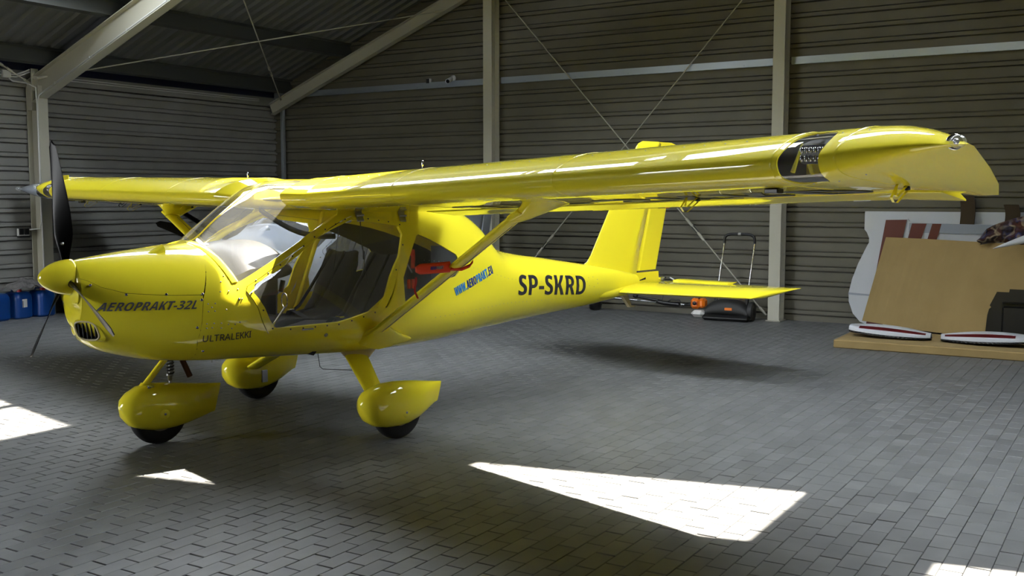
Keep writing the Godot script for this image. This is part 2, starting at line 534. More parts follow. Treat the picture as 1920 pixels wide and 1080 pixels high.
func build_body(a: Node3D) -> void:
	var door := rounded(P2(DOOR), .02)
	var door_in := rounded(P2(DOOR), .02, -.004)
	var win := rounded(P2(DOOR_WIN), .03)
	var rear := rounded(P2(REAR_WIN), .022)
	var top := P2(GLASS_TOP)
	var body := P2([])
	for p in P2(SEAM): body.append(p)
	body.append(Vector2(-3.54, 0)); body.append(Vector2(-3.54, 1))
	var g := Geo.new()
	for s in [1.0, -1.0]:
		skin_with_holes(g, body, [door, rear, top], s, 0.0, -.012)
		for h in [rear, top]:
			rim(g, h, func(u: float, v: float): return fus(u, v, s), func(u: float, v: float): return fus(u, v, s, -.012))
	var ring := PackedVector3Array()
	for k in 24:
		var t := k / 12.0
		ring.append(fus(-3.54, t if t <= 1.0 else 2.0 - t, 1.0 if t <= 1.0 else -1.0))
	g.fan(ring, V(-1, 0, 0))
	var fz := part("fuselage", g, M.yellow, a)
	g = Geo.new()
	for s in [1.0, -1.0]:
		patch(g, P2([-.44,0, -.44,.66, -1.6,.66, -1.6,0]), [rear], func(u: float, v: float): return fus(u, v, s, -.016), .14, .07, s < 0)
		patch(g, P2([.95,0, .95,.40, -.44,.40, -.44,0]), [], func(u: float, v: float): return fus(u, v, s, -.020), .14, .07, s < 0)
	g.box(V(-1.30, 0, .98), Vector3(.62, .50, .01), Basis())
	part("cabin_lining", g, M.lining, fz)
	# doors
	for s in [1.0, -1.0]:
		g = Geo.new()
		skin_with_holes(g, door_in, [win], s, .003, -.018)
		for h in [win, door_in]:
			rim(g, h, func(u: float, v: float): return fus(u, v, s, .003), func(u: float, v: float): return fus(u, v, s, -.018))
		var d := part("door", g, M.yellow, a)
		g = Geo.new()
		var pane := rounded(P2(DOOR_WIN), .03, .012)
		patch(g, pane, [], func(u: float, v: float): return fus(u, v, s, -.003), .08, .04, s > 0)
		part("door_window", g, M.glass, d)
		g = Geo.new()
		var out := dense(rounded(P2(DOOR_WIN), .03, .016), .05)
		var acc := 0.0
		for i in out.size():
			var p := out[i]; var q := out[(i + 1) % out.size()]
			acc += Vector2((q.x - p.x), (q.y - p.y) * 1.6).length()
			if acc > .075:
				acc = 0.0
				var m := fnormal(p.x, p.y, s)
				g.lathe(fus(p.x, p.y, s, .002), m, [[0, .0055], [.003, .0055], [.0035, 0]], 8)
		tag(part("window_screws", g, M.black_plastic, d), "", "", "", "stuff")
		# hinges
		for hx in [.05, -.33]:
			g = Geo.new()
			var c := fus(hx, .685, s, .006)
			var m := fnormal(hx, .685, s)
			var fwd := (fus(hx + .02, .685, s) - fus(hx, .685, s)).normalized()
			var b := Basis(fwd, m, fwd.cross(m))
			g.box(c, Vector3(.055, .012, .085), b, .003)
			g.tube([c - fwd * .032 + m * .008, c + fwd * .032 + m * .008], .008)
			part("hinge", g, M.steel, d)
		g = Geo.new()
		g.box(fus(.52, .432, s, .008), Vector3(.008, .01, .09), Basis(), .003)
		part("door_handle", g, M.steel, d)
		g = Geo.new()
		g.lathe(fus(.36, .385, s), fnormal(.36, .385, s), [[0, .014], [.004, .014], [.005, .008], [.005, 0]], 12)
		part("latch", g, M.steel, d)
		# rear window
		g = Geo.new()
		patch(g, rounded(P2(REAR_WIN), .022, .01), [], func(u: float, v: float): return fus(u, v, s, -.004), .08, .04, s > 0)
		part("rear_window", g, M.glass, a)
	# windscreen and roof pane
	g = Geo.new()
	var gt := P2(GLASS_TOP)
	for s in [1.0, -1.0]:
		patch(g, gt, [], func(u: float, v: float): return fus(u, v, s, -.004), .07, .03, s > 0)
	part("windscreen", g, M.glass, a)
	# yellow strip along the foot of the windscreen
	g = Geo.new()
	var rows := []
	var foot := dense(P2([1.026,1.0, 1.034,.92, 1.034,.82, 1.022,.736, 1.004,.669, .995,.642]), .03, false)
	for s in [1.0, -1.0]:
		rows = []
		for p in foot:
			rows.append(PackedVector3Array([fus(p.x - .012, p.y, s, .003), fus(p.x, p.y, s, .009), fus(p.x + .03, p.y, s, .006), fus(p.x + .034, p.y, s, .0)]))
		g.grid(rows, false)
	part("windscreen_bead", g, M.yellow, a)
	# roof bar under the glass and wing carry-through
	g = Geo.new()
	for x in [.30, -.12, -.44]:
		g.tube([V(x, .52, 1.66), V(x, .3, 1.715), V(x, -.3, 1.715), V(x, -.52, 1.66)], .022)
	for s in [1.0, -1.0]:
		g.tube([V(.93, s * .60, 1.09), V(.55, s * .60, 1.31), V(.24, s * .57, 1.49), V(.0, s * .53, 1.60)], .022)
		g.tube([V(-.40, s * .55, 1.60), V(-.36, s * .60, 1.3), V(-.24, s * .62, .95), V(-.1, s * .6, .62)], .02)
	part("cabin_frame", g, M.yellow, a)

func build_cowl(a: Node3D) -> void:
	var seam := P2(SEAM); var split := P2(SPLIT)
	var upper := PackedVector2Array(); var lower := PackedVector2Array()
	upper.append(Vector2(1.80, 1)); upper.append_array([Vector2(1.052, 1), Vector2(1.052, .88), Vector2(1.137, .736), Vector2(1.209, .583)])
	for i in range(split.size() - 1, -1, -1): upper.append(split[i] + Vector2(.002 if i > 4 else 0.0, .0012))
	lower.append_array([Vector2(1.80, 0), Vector2(1.202, 0), Vector2(1.217, .25), Vector2(1.242, .367), Vector2(1.214, .56), Vector2(1.212, .574)])
	for i in range(split.size() - 1, -1, -1): lower.append(split[i] - Vector2(0, .0012))
	var gu := Geo.new(); var gl := Geo.new()
	for s in [1.0, -1.0]:
		patch(gu, upper, [], func(u: float, v: float): return fus(u, v, s), .05, .03, s > 0)
		patch(gl, lower, [], func(u: float, v: float): return fus(u, v, s), .05, .03, s > 0)
	# rounded front, hollowed below the spinner, chin coming forward
	for half in 2:
		var rows := []
		for r in 9:
			var k := r / 8.0
			var row := PackedVector3Array()
			var t0 := .66 if half == 0 else 0.0; var t1 := 1.0 if half == 0 else .66
			for s in [1.0, -1.0]:
				for j in 17:
					var u := j / 16.0
					var t := lerpf(t0, t1, u) if s > 0 else lerpf(t1, t0, u)
					if half == 1: t = lerpf(t1, t0, u) if s > 0 else lerpf(t0, t1, u)
					var p := fus(1.80, t, s)
					var c := V(1.80, 0, 1.135)
					var w := p.lerp(c, k * .72)
					var z := w.y
					var fx := .020 * sin(minf(k * 2.2, 1.0) * PI / 2)
					var notch := exp(-pow((z - .935) / .035, 2.0)) * .03 * minf(k * 3.0, 1.0)
					w.z -= fx - notch
					row.append(w)
			rows.append(row)
		(gu if half == 0 else gl).grid(rows, false)
	var up := part("upper_cowling", gu, M.yellow, a)
	var lowc := part("lower_cowling", gl, M.yellow, a)
	var g := Geo.new()
	# black shell added behind the cowling gaps, standing in for the shade inside
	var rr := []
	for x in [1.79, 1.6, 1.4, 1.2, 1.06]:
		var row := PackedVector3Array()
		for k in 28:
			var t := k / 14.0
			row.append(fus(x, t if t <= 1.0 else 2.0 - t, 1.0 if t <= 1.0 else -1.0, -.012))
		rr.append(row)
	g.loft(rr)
	part("engine_bay_shade", g, M.recess_shade, a)
	# camlocs along the seams
	g = Geo.new()
	for s in [1.0, -1.0]:
		for p in [[1.762,.612], [1.602,.563], [1.401,.577], [1.212,.583], [1.222,.553], [1.25,.446], [1.19,.29], [1.004,.566]]:
			var m := fnormal(p[0], p[1], s)
			g.lathe(fus(p[0], p[1], s), m, [[0, .009], [.004, .009], [.006, .006], [.006, 0]], 12)
	tag(part("cowl_screws", g, M.chrome, a), "", "", "", "stuff")
	g = Geo.new()
	for s in [1.0, -1.0]:
		var q := RandomNumberGenerator.new(); q.seed = 5
		for p in [[1.19,.50], [1.155,.505], [1.09,.52], [1.19,.535], [1.15,.54], [1.11,.60], [1.06,.605], [1.20,.465], [1.16,.47], [1.12,.475], [1.08,.475], [1.04,.478], [1.20,.445], [1.17,.45], [1.12,.455], [1.06,.46], [1.01,.485], [1.0,.61], [.985,.565], [1.02,.66], [1.06,.68], [1.09,.65], [1.17,.52]]:
			g.lathe(fus(p[0], p[1], s), fnormal(p[0], p[1], s), [[0, .005], [.003, .004], [.004, 0]], 8)
		for i in 46:
			var x := -.62 - i * .052
			g.lathe(fus(x, lerpf(.42, .37, i / 46.0), s), fnormal(x, .4, s), [[0, .0032], [.0016, 0]], 6)
			if i < 30: g.lathe(fus(-.5 - i * .05, .55 + .0 * i, s), fnormal(-.5 - i * .05, .55, s), [[0, .0032], [.0016, 0]], 6)
		for i in 7:
			var an := TAU * i / 7.0
			g.lathe(fus(-2.73 + .09 * cos(an), .555 + .07 * sin(an), s), fnormal(-2.73, .55, s), [[0, .0045], [.003, 0]], 6)
	tag(part("rivets", g, M.steel, a), "", "", "", "stuff")
	# hood scoop on the upper cowling
	for sc in [[1.29, .905]]:
		g = Geo.new()
		var c := fus(sc[0], sc[1], 1.0); var m := fnormal(sc[0], sc[1], 1.0)
		var b := V(-1, 0, 0); b = (b - m * b.dot(m)).normalized(); var l := m.cross(b)
		var rows := []
		for i in 8:
			var k := i / 7.0; var h := .042 * pow(k, 1.4); var row := PackedVector3Array()
			for j in 9:
				var w := j / 8.0 * PI
				row.append(c + b * (k * .11 - .10) + l * cos(w) * (.012 + .034 * sqrt(k)) + m * (sin(w) * h - .002))
			rows.append(row)
		g.grid(rows, false)
		part("hood_scoop", g, M.yellow, up)
		g = Geo.new()
		var mouth := PackedVector3Array()
		for j in 9: mouth.append(c + b * .009 + l * cos(j / 8.0 * PI) * .043 + m * (sin(j / 8.0 * PI) * .038))
		g.fan(mouth, b)
		part("scoop_mouth", g, M.recess_shade, up)
	# nostril intakes in the chin
	for s in [1.0, -1.0]:
		var c := V(1.772, s * .158, .818)
		var m := V(.86, s * .48, -.10).normalized()
		var rt := Vector3.UP.cross(m).normalized(); var u := m.cross(rt)
		if s < 0: c -= m * .035
		var shape := PackedVector2Array()
		for k in 28:
			var an := TAU * k / 28.0
			var e := pow(absf(cos(an)), .62) * signf(cos(an)); var f := pow(absf(sin(an)), .7) * signf(sin(an))
			shape.append(Vector2(e * .088 + f * -.018 * s, f * .062))
		g = Geo.new()
		var rows := []
		for r in 7:
			var k: float = [1.30, 1.16, 1.05, 1.0, .97, .95, .93][r]; var d: float = [-.06, -.014, .004, .002, -.012, -.05, -.09][r]
			var row := PackedVector3Array()
			for p in shape: row.append(c + rt * p.x * k + u * p.y * k + m * d)
			rows.append(row)
		g.grid(rows)
		var it := part("intake", g, M.yellow, lowc)
		g = Geo.new()
		var back := PackedVector3Array()
		for p in shape: back.append(c + rt * p.x * .97 + u * p.y * .97 - m * .016)
		g.fan(back, m)
		part("intake_recess", g, M.recess_shade, it)
		g = Geo.new()
		var path := []
		for k in 29: path.append(c + rt * shape[k % 28].x * .93 + u * shape[k % 28].y * .93 + m * .003)
		g.tube(path, .006, 6)
		part("intake_frame", g, M.cream, it)
		for k in 5:
			g = Geo.new()
			var ox := (k - 2) * .030
			g.box(c + rt * (ox * 1.02) - m * .005, Vector3(.009, .106 - absf(k - 2.0) * .014, .018), Basis(rt, u, m), .002)
			part("intake_slat", g, M.sweeper_grey, it)
		# cheek inlet by the spinner
		g = Geo.new()
		var c2 := V(1.802, s * .115, 1.03)
		g.ball(c2, Vector3(.030, .036, .012), Basis(), 14)
		part("cheek_inlet", g, M.recess_shade, lowc)
		g = Geo.new()
		var lip := []
		for k in 25: lip.append(c2 + Vector3(cos(TAU * k / 24) * .034, sin(TAU * k / 24) * .041, -.008))
		g.tube(lip, .008, 8)
		part("cheek_inlet_lip", g, M.yellow, lowc)

func build_prop(a: Node3D) -> void:
	var g := Geo.new()
	var c := V(1.83, 0, 1.145)
	var prof := []
	for i in 19:
		var k := i / 18.0
		prof.append([.172 - .205 * pow(k, 1.25), .113 * pow(1.0 - pow(1.0 - pow(k, 1.25), 2.0), .60)])
	prof.append([-.036, .105]); prof.append([-.036, 0])
	g.lathe(c, V(1, 0, 0), prof, 40)
	var sp := part("spinner", g, M.yellow, a)
	g = Geo.new()
	g.lathe(V(1.79, 0, 1.145), V(1, 0, 0), [[-.03, .085], [.004, .1], [.006, 0]], 24)
	part("prop_flange", g, M.carbon, a)
	for b in 3:
		var an: float = deg_to_rad([95.7, 222.0, 340.7][b])
		var rad := V(0, cos(an), sin(an)); var tang := V(0, sin(an), -cos(an))
		if b >= 0: tang = V(0, -sin(an), cos(an)) * -1.0
		g = Geo.new()
		var rows := []
		for i in 22:
			var k := i / 21.0; var r := .075 + .775 * k
			var chord := .045 + .085 * smoothstep(0.0, .28, k) - .070 * pow(maxf(0.0, (k - .42) / .58), 1.15)
			if k > .93: chord *= sqrt(maxf(.02, 1.0 - pow((k - .93) / .07, 2.0)))
			var th: float = lerpf(.020, .0045, smoothstep(0.0, .35, k))
			var beta := deg_to_rad(lerpf(58.0, 17.0, pow(k, .55)))
			var ch := V(1, 0, 0) * sin(beta) - tang * cos(beta); var nn := ch.cross(rad).normalized()
			var o := c + rad * r + tang * .03 * sin(k * PI) * .5 + V(1, 0, 0) * (.0 + .03 * k * k)
			var row := PackedVector3Array()
			for j in 16:
				var w := TAU * j / 16
				row.append(o + ch * (cos(w) * .5 - .0) * chord + nn * sin(w) * th * (.65 + .35 * cos(w)))
			rows.append(row)
		g.loft(rows)
		var bl := part("propeller_blade", g, M.black_gloss, a)
		g = Geo.new()
		g.lathe(c + rad * .058, rad, [[0, .036], [.030, .034], [.050, .026], [.050, 0]], 18)
		part("blade_root", g, M.carbon, bl)
		g = Geo.new()
		g.lathe(c + rad * .088, rad, [[-.03, .044], [.004, .043], [.004, .034]], 20)
		part("blade_hole_shade", g, M.recess_shade, sp)  # black ring painted as the shade in the spinner hole round the blade
		g = Geo.new()
		var q := c + rad * .21 + V(1, 0, 0) * .012
		if b == 0:
			g.ball(q + V(0, .012, 0), Vector3(.004, .010, .017), Basis(), 10)
			part("blade_badge", g, M.steel, bl)

func build_wing(a: Node3D, s: float) -> void:
	var sw := s
	var g := Geo.new()
	var qf := sqrt(.775)
	var skin := P2([.361, -qf, 4.47, -qf, 4.47, -1, 4.95, -1, 4.95, 1, 4.47, 1, 4.47, qf, .361, qf])
	var hole := PackedVector2Array()
	for k in 28:
		var an := TAU * k / 28.0
		hole.append(Vector2(4.325 + .095 * pow(absf(cos(an)), .35) * signf(cos(an)), .03 + .375 * pow(absf(sin(an)), .5) * signf(sin(an))))
	var f := func(u: float, v: float): return wing(sw, u, v)
	patch(g, skin, [hole], f, .11, .07, sw < 0)
	rim(g, hole, f, func(u: float, v: float): return wing(sw, u, v, -.006))
	# rear spar face
	for i in 20:
		var y0 := lerpf(.56, 4.47, i / 20.0); var y1 := lerpf(.56, 4.47, (i + 1) / 20.0)
		g.quad(wing(s, y0, qf), wing(s, y1, qf), wing(s, y1, -qf), wing(s, y0, -qf), V(-1, 0, 0))
	var w := part("wing", g, M.yellow, a)
	tag(w, "wing towards the viewer with dark registration below" if s > 0 else "far wing reaching to the left wall")
	# landing light window
	g = Geo.new()
	patch(g, Geometry2D.offset_polygon(hole, .008)[0], [], func(u: float, v: float): return wing(sw, u, v, -.003), .05, .06, sw < 0)
	part("landing_light_window", g, M.glass, w)
	g = Geo.new()
	var lc := wing(s, 4.365, 0.0)
	lc += V(-.075, 0, .028)
	g.box(lc, Vector3(.12, .075, .05), Basis(), .008)
	var bar := part("landing_light", g, M.black_plastic, w)
	g = Geo.new()
	for i in 6:
		for j in 2:
			g.ball(lc + Vector3((i - 2.5) * .020, (j - .5) * .032, -.026), Vector3(.0095, .014, .008), Basis(), 8)
	tag(part("light_lenses", g, M.chrome, bar), "", "", "", "stuff")
	g = Geo.new()
	g.tube([V(.405, s * 4.262, 1.745), V(.36, s * 4.275, 1.86), V(.33, s * 4.31, 1.735)], .010, 6)
	part("light_bracket", g, M.yellow, w)
	g = Geo.new()
	g.box(V(.27, s * 4.33, 1.80), Vector3(.17, .12, .006), Basis())
	part("light_bracket", g, M.yellow, w)
	# flaperon, drooped a little, and its brackets
	g = Geo.new()
	var rows := []
	for i in 14:
		var y := lerpf(.62, 4.45, i / 13.0)
		var pv := wing(s, y, qf).lerp(wing(s, y, -qf), .75)
		var row := PackedVector3Array()
		for j in 9: row.append(wing(s, y, sqrt(lerpf(.79, .998, j / 8.0))))
		for j in 9: row.append(wing(s, y, -sqrt(lerpf(.998, .79, j / 8.0))))
		row.append(wing(s, y, sqrt(.783)).lerp(wing(s, y, -sqrt(.783)), .5))
		var b := Basis(Vector3.RIGHT, deg_to_rad(6.5))
		for j in row.size(): row[j] = pv + b * (row[j] - pv)
		rows.append(row)
	g.loft(rows)
	part("flaperon", g, M.yellow, w)
	for y in [2.27, 3.39, 4.50]:
		g = Geo.new()
		var zb := wing(s, y, -.62).y
		var poly := P2([.06,.012, .0,-.055, .02,-.075, .05,-.078, .135,-.028, .145,-.012, .13,-.006, .05,-.052, .035,-.045, .05,.012])
		g.prism(poly, V(.03, s * y - .006, zb), V(-1, 0, 0), Vector3.UP, V(0, .012, 0))
		part("flaperon_bracket", g, M.yellow, w)
		g = Geo.new()
		g.lathe(V(-.105, s * y - .012, zb - .015), V(0, 1, 0), [[0, .009], [.024, .009], [.024, 0]], 8)
		part("bracket_bolt", g, M.black_plastic, w)
	# tip light
	g = Geo.new()
	var tl := wing(s, 4.905, .22)
	g.ball(tl + V(.012, s * .018, .0), Vector3(.030, .026, .040), Basis(Vector3.UP, s * .7), 16)
	part("tip_light_lens", g, M.lens, w)
	g = Geo.new()
	g.ball(tl + V(.008, s * .010, .0), Vector3(.012, .012, .016), Basis(), 10)
	g.lathe(tl + V(-.022, -s * .012, 0), V(.75, s * .66, 0), [[0, .030], [.008, .031], [.012, .027], [.012, 0]], 20)
	part("tip_light_bulb", g, M.chrome, w)
	g = Geo.new()
	g.lathe(V(-.07, s * 1.17, 1.80 if s > 0 else 1.76), Vector3.UP, [[-.02, .010], [.0, .024], [.003, .024], [.004, .007], [.045, .006], [.047, .009], [.078, .009], [.083, .004], [.083, 0]], 12)
	part("fuel_vent", g, M.chrome, w)
	# panel seams of the leading edge: thin raised bands
	for y in [.57, 1.55, 2.92, 4.20, 4.49]:
		g = Geo.new()
		var rws := []
		for i in 25:
			var q := lerpf(-.62, .78, i / 24.0)
			rws.append(PackedVector3Array([wing(s, y - .005, q), wing(s, y - .004, q, .0014), wing(s, y + .004, q, .0014), wing(s, y + .005, q)]))
		g.grid(rws, false)
		part("panel_seam", g, M.yellow, w)
	# screws along the spar line
	g = Geo.new()
	for i in 34:
		var y := .75 + i * .115
		for q in [.36, -.34, .86]:
			g.lathe(wing(s, y, q), (wing(s, y, q, .01) - wing(s, y, q)).normalized(), [[0, .004], [.002, .003], [.003, 0]], 6)
	tag(part("rivets", g, M.steel, w), "", "", "", "stuff")
	# lower fitting near the tip
	g = Geo.new()
	g.box(wing(s, 4.05, -.45) + Vector3(0, -.012, 0), Vector3(.07, .022, .05), Basis(), .004)
	part("tie_down_fitting", g, M.black_plastic, w)
	# strut with its two fairings
	var p0 := V(-.03, s * .60, .655); var p1 := V(.10, s * 2.33, 1.565 if s > 0 else 1.51)
	g = Geo.new(); rows = []
	var ax := (p1 - p0).normalized(); var chd := V(1, 0, 0); chd = (chd - ax * chd.dot(ax)).normalized(); var nn := ax.cross(chd)
	for i in 3:
		var row := PackedVector3Array()
		for j in 20:
			var an := TAU * j / 20.0
			row.append(p0.lerp(p1, i / 2.0) + chd * cos(an) * .062 + nn * sin(an) * .022 * (.8 + .3 * cos(an)))
		rows.append(row)
	g.loft(rows)
	var st := part("wing_strut", g, M.yellow, a)
	g = Geo.new()
	g.tube([p0.lerp(p1, .08) - chd * .008 + nn * .0225 * s, p0.lerp(p1, .92) - chd * .008 + nn * .0225 * s], .0016, 5)
	g.tube([p0.lerp(p1, .08) - chd * .008 - nn * .0225 * s, p0.lerp(p1, .92) - chd * .008 - nn * .0225 * s], .0016, 5)
	part("strut_seam", g, M.lettering, st)
	g = Geo.new(); rows = []
	var zc := wing(s, 2.35, -.5).y
	for i in 7:
		var k := i / 6.0
		var ctr := Vector3(-s * 2.42, zc + .012, .03).lerp(p0.lerp(p1, .952), k) + V(-.02 * sin(k * PI), 0, 0)
		var lx := lerpf(.27, .068, pow(k, .75)); var ly := lerpf(.13, .027, pow(k, .8))
		var row := PackedVector3Array()
		for j in 28:
			var an := TAU * j / 28.0
			var cx := cos(an)
			var taper := 1.0 if cx > 0 else lerpf(1.0, 1.0 - .55 * absf(cx), 1.0 - k)
			row.append(ctr + V(1, 0, 0) * cx * lx * (1.0 if cx < 0 else lerpf(.75, 1.0, k)) + (V(0, 1, 0) if k < .5 else V(0, 1, 0).lerp(nn * signf(nn.dot(V(0, 1, 0))), k * 2 - 1)) * sin(an) * ly * taper)
		rows.append(row)
	g.loft(rows)
	part("strut_fairing", g, M.yellow, st)
	g = Geo.new(); rows = []
	for i in 7:
		var k := i / 6.0
		var ctr := V(-.13, s * .585, .64).lerp(p0.lerp(p1, .085) , k)
		var lx := lerpf(.24, .070, pow(k, .7)); var lz := lerpf(.085, .030, k)
		var row := PackedVector3Array()
		for j in 28:
			var an := TAU * j / 28.0
			var taper := 1.0 if cos(an) > 0 else 1.0 - .6 * absf(cos(an)) * (1.0 - k)
			row.append(ctr + V(1, 0, .10) * cos(an) * lx * (.85 if cos(an) > 0 else 1.15) + V(0, .25 * s, 1.0).normalized() * sin(an) * lz * taper)
		rows.append(row)
	g.loft(rows)
	part("strut_root_fairing", g, M.yellow, st)

func build_tail(a: Node3D) -> void:
	var g := Geo.new()
	var fin := [[.90, -2.70, -3.54], [.99, -2.79, -3.555], [1.04, -2.885, -3.565], [1.10, -2.935, -3.58], [1.5, -3.175, -3.70], [2.12, -3.565, -3.88], [2.155, -3.60, -3.89], [2.178, -3.66, -3.895]]
	var rows := []
	for r in fin:
		var row := PackedVector3Array(); var c: float = r[1] - r[2]
		var th := .040 if r[0] < 2.16 else .012
		for j in 13: row.append(V(r[1] - c * pow(j / 12.0, 2.0), th * (table(UP, j / 12.0 * j / 12.0 * .4) / .134), r[0]))
		for j in 13: row.append(V(r[2] + c * (1.0 - pow(1.0 - j / 12.0, 2.0)), -th * (table(UP, pow(1.0 - j / 12.0, 2.0) * .4) / .134), r[0]))
		rows.append(row)
	g.loft(rows)
	part("tail_fin", g, M.yellow, a)
	g = Geo.new(); rows = []
	var rud := [[.925, -3.565, -3.875], [1.5, -3.715, -4.02], [2.10, -3.885, -4.175], [2.150, -3.90, -4.19], [2.176, -3.91, -4.10]]
	for r in rud:
		var row := PackedVector3Array(); var th := .036 if r[0] < 2.15 else .012
		for j in 9: row.append(V(lerpf(r[1], r[2], j / 8.0), th * (1.0 - pow(j / 8.0, 1.1)) + .002, r[0]))
		for j in 9: row.append(V(lerpf(r[2], r[1], j / 8.0), -th * (1.0 - pow(1.0 - j / 8.0, 1.1)) - .002, r[0]))
		rows.append(row)
	g.loft(rows)
	part("rudder", g, M.yellow, a)
	g = Geo.new()
	g.prism(P2([-3.50,.885, -3.57,.905, -3.895,.908, -3.905,.80, -3.80,.782, -3.52,.745]), V(0, .022, 0), V(1, 0, 0), Vector3.UP, V(0, -.044, 0))
	part("tail_post", g, M.yellow, a)
	g = Geo.new()
	g.prism(P2([-3.56,.82, -3.70,.855, -3.70,.835]), V(0, .024, 0), V(1, 0, 0), Vector3.UP, V(0, -.048, 0))
	part("hinge_slot", g, M.recess_shade, a)
	g = Geo.new()
	g.tube([V(-3.44, .05, .835), V(-3.52, .05, .845)], .014)
	part("hinge_bolt", g, M.steel, a)
	for s in [1.0, -1.0]:
		g = Geo.new(); rows = []
		for i in 12:
			var k := i / 11.0; var y := lerpf(.06, 1.36, k)
			var le := lerpf(-3.13, -3.45, k); var te := lerpf(-4.06, -4.24, k)
			var th := .042
			if i == 11: th = .030
			var zl := lerpf(.748, .762, k); var zt := lerpf(.800, .805, k)
			if i == 0: zl = .745
			var row := PackedVector3Array()
			for j in 13:
				var q := pow(j / 12.0, 2.0)
				row.append(V(lerpf(le, te, q), s * y, lerpf(zl, zt, q) + th * table(UP, q) / .134))
			for j in 12:
				var q := pow(1.0 - j / 12.0, 2.0)
				row.append(V(lerpf(le, te, q), s * y, lerpf(zl, zt, q) - th * table(UP, q) / .134))
			rows.append(row)
		# rounded end cap
		var last: PackedVector3Array = rows[-1]
		for e in [[.035, .85], [.055, .55], [.062, .15]]:
			var row := PackedVector3Array()
			for j in last.size():
				var q := last[j]; var m := lerpf(.762, .805, clampf((-3.45 + q.z) / .79, 0, 1))
				row.append(Vector3(q.x - s * e[0] * (1.0 if e[0] < .1 else 1.0), m + (q.y - m) * e[1], q.z))
			rows.append(row)
		g.loft(rows)
		var sb := part("stabilizer", g, M.yellow, a)
		g = Geo.new(); rows = []
		for y in [.10, .72]:
			var x0 := lerpf(-4.05, -4.15, (y - .1) / 1.2)
			var row := PackedVector3Array()
			for p in [[.02, .012], [-.05, .010], [-.125, .002], [-.125, -.002], [-.05, -.010], [.02, -.012]]: row.append(V(x0 + p[0], s * y, .803 + p[1] + (.02 - p[0]) * .12))
			rows.append(row)
		g.loft(rows)
		part("trim_tab", g, M.yellow, sb)
		g = Geo.new()
		g.tube([V(-4.07, s * .08, .81), V(-4.07, s * .03, .83)], .012)
		part("tab_linkage", g, M.steel, sb)
		# fixed root fairing
		g = Geo.new(); rows = []
		for r in [[-2.74, .150, .01, .010], [-2.77, .155, .022, .034], [-2.95, .150, .03, .05], [-3.18, .120, .035, .055], [-3.42, .09, .035, .055]]:
			var row := PackedVector3Array()
			for j in 16: row.append(V(r[0], s * (r[1] - .02) + s * cos(TAU * j / 16) * r[2] * 1.6, .742 + (-2.74 - r[0]) * .03 + sin(TAU * j / 16) * r[3]))
			rows.append(row)
		g.loft(rows)
		part("stabilizer_root_fairing", g, M.yellow, a)
	g = Geo.new()
	g.prism(P2([-3.34,.72, -3.43,.72, -3.50,.592, -3.56,.588, -3.56,.578, -3.48,.574]), V(0, .02, 0), V(1, 0, 0), Vector3.UP, V(0, -.04, 0))
	part("tail_skid", g, M.cream, a)

func pant(a: Node3D, cx: float, cy: float, nose: bool) -> void:
	var g := Geo.new(); var rows := []
	var S := [[.305, .275, .255, .012], [.292, .315, .20, .052], [.26, .348, .150, .082], [.20, .374, .112, .102], [.12, .392, .092, .112], [.02, .396, .088, .116], [-.08, .390, .096, .112], [-.18, .378, .118, .094], [-.26, .366, .150, .066], [-.32, .358, .182, .036], [-.36, .353, .206, .016], [-.385, .350, .214, .005]]
	if nose: S = [[.262, .285, .265, .012], [.247, .328, .205, .055], [.205, .368, .150, .085], [.14, .402, .115, .102], [.05, .416, .098, .110], [-.04, .408, .094, .110], [-.14, .394, .098, .105], [-.24, .380, .112, .086], [-.33, .369, .130, .056], [-.395, .362, .148, .028], [-.43, .358, .160, .014], [-.455, .356, .165, .005]]
	for r in S:
		var row := PackedVector3Array(); var zc: float = (r[1] + r[2]) / 2; var hz: float = (r[1] - r[2]) / 2
		var sh := .26 * smoothstep(.10, -.38, r[0])
		for j in 28:
			var w := TAU * j / 28
			var zz := zc + hz * pow(absf(sin(w)), .8) * signf(sin(w))
			row.append(V(cx + r[0] + sh * (r[1] - zz), cy + r[3] * pow(absf(cos(w)), .8) * signf(cos(w)), zz))
		rows.append(row)
	g.loft(rows)
	var p := part("wheel_pant", g, M.yellow, a)
	var s := signf(cy) if cy != 0 else 1.0
	for sd in [1.0, -1.0]:
		g = Geo.new()
		g.lathe(V(cx - .0, cy + sd * .105, .195 if not nose else .215), V(0, sd, 0), [[0, .036], [.006, .030], [.0085, .012], [.0085, 0]], 20)
		part("axle_cover", g, M.yellow, p)
		g = Geo.new()
		g.lathe(V(cx, cy + sd * .110, .195 if not nose else .215), V(0, sd, 0), [[0, .008], [.006, .008], [.006, 0]], 10)
		part("axle_bolt", g, M.steel, p)
	g = Geo.new()
	g.lathe(V(cx + .0, cy, .192), V(0, 1, 0), [[-.045, .10], [-.048, .145], [-.042, .172], [-.022, .189], [0, .192], [.022, .189], [.042, .172], [.048, .145], [.045, .10]], 40)
	var t := part("tyre", g, M.rubber, a)
	g = Geo.new()
	g.lathe(V(cx, cy, .192), V(0, 1, 0), [[-.046, 0], [-.046, .06], [-.040, .102], [.040, .102], [.046, .06], [.046, 0]], 28)
	part("wheel_hub", g, M.cream, t)

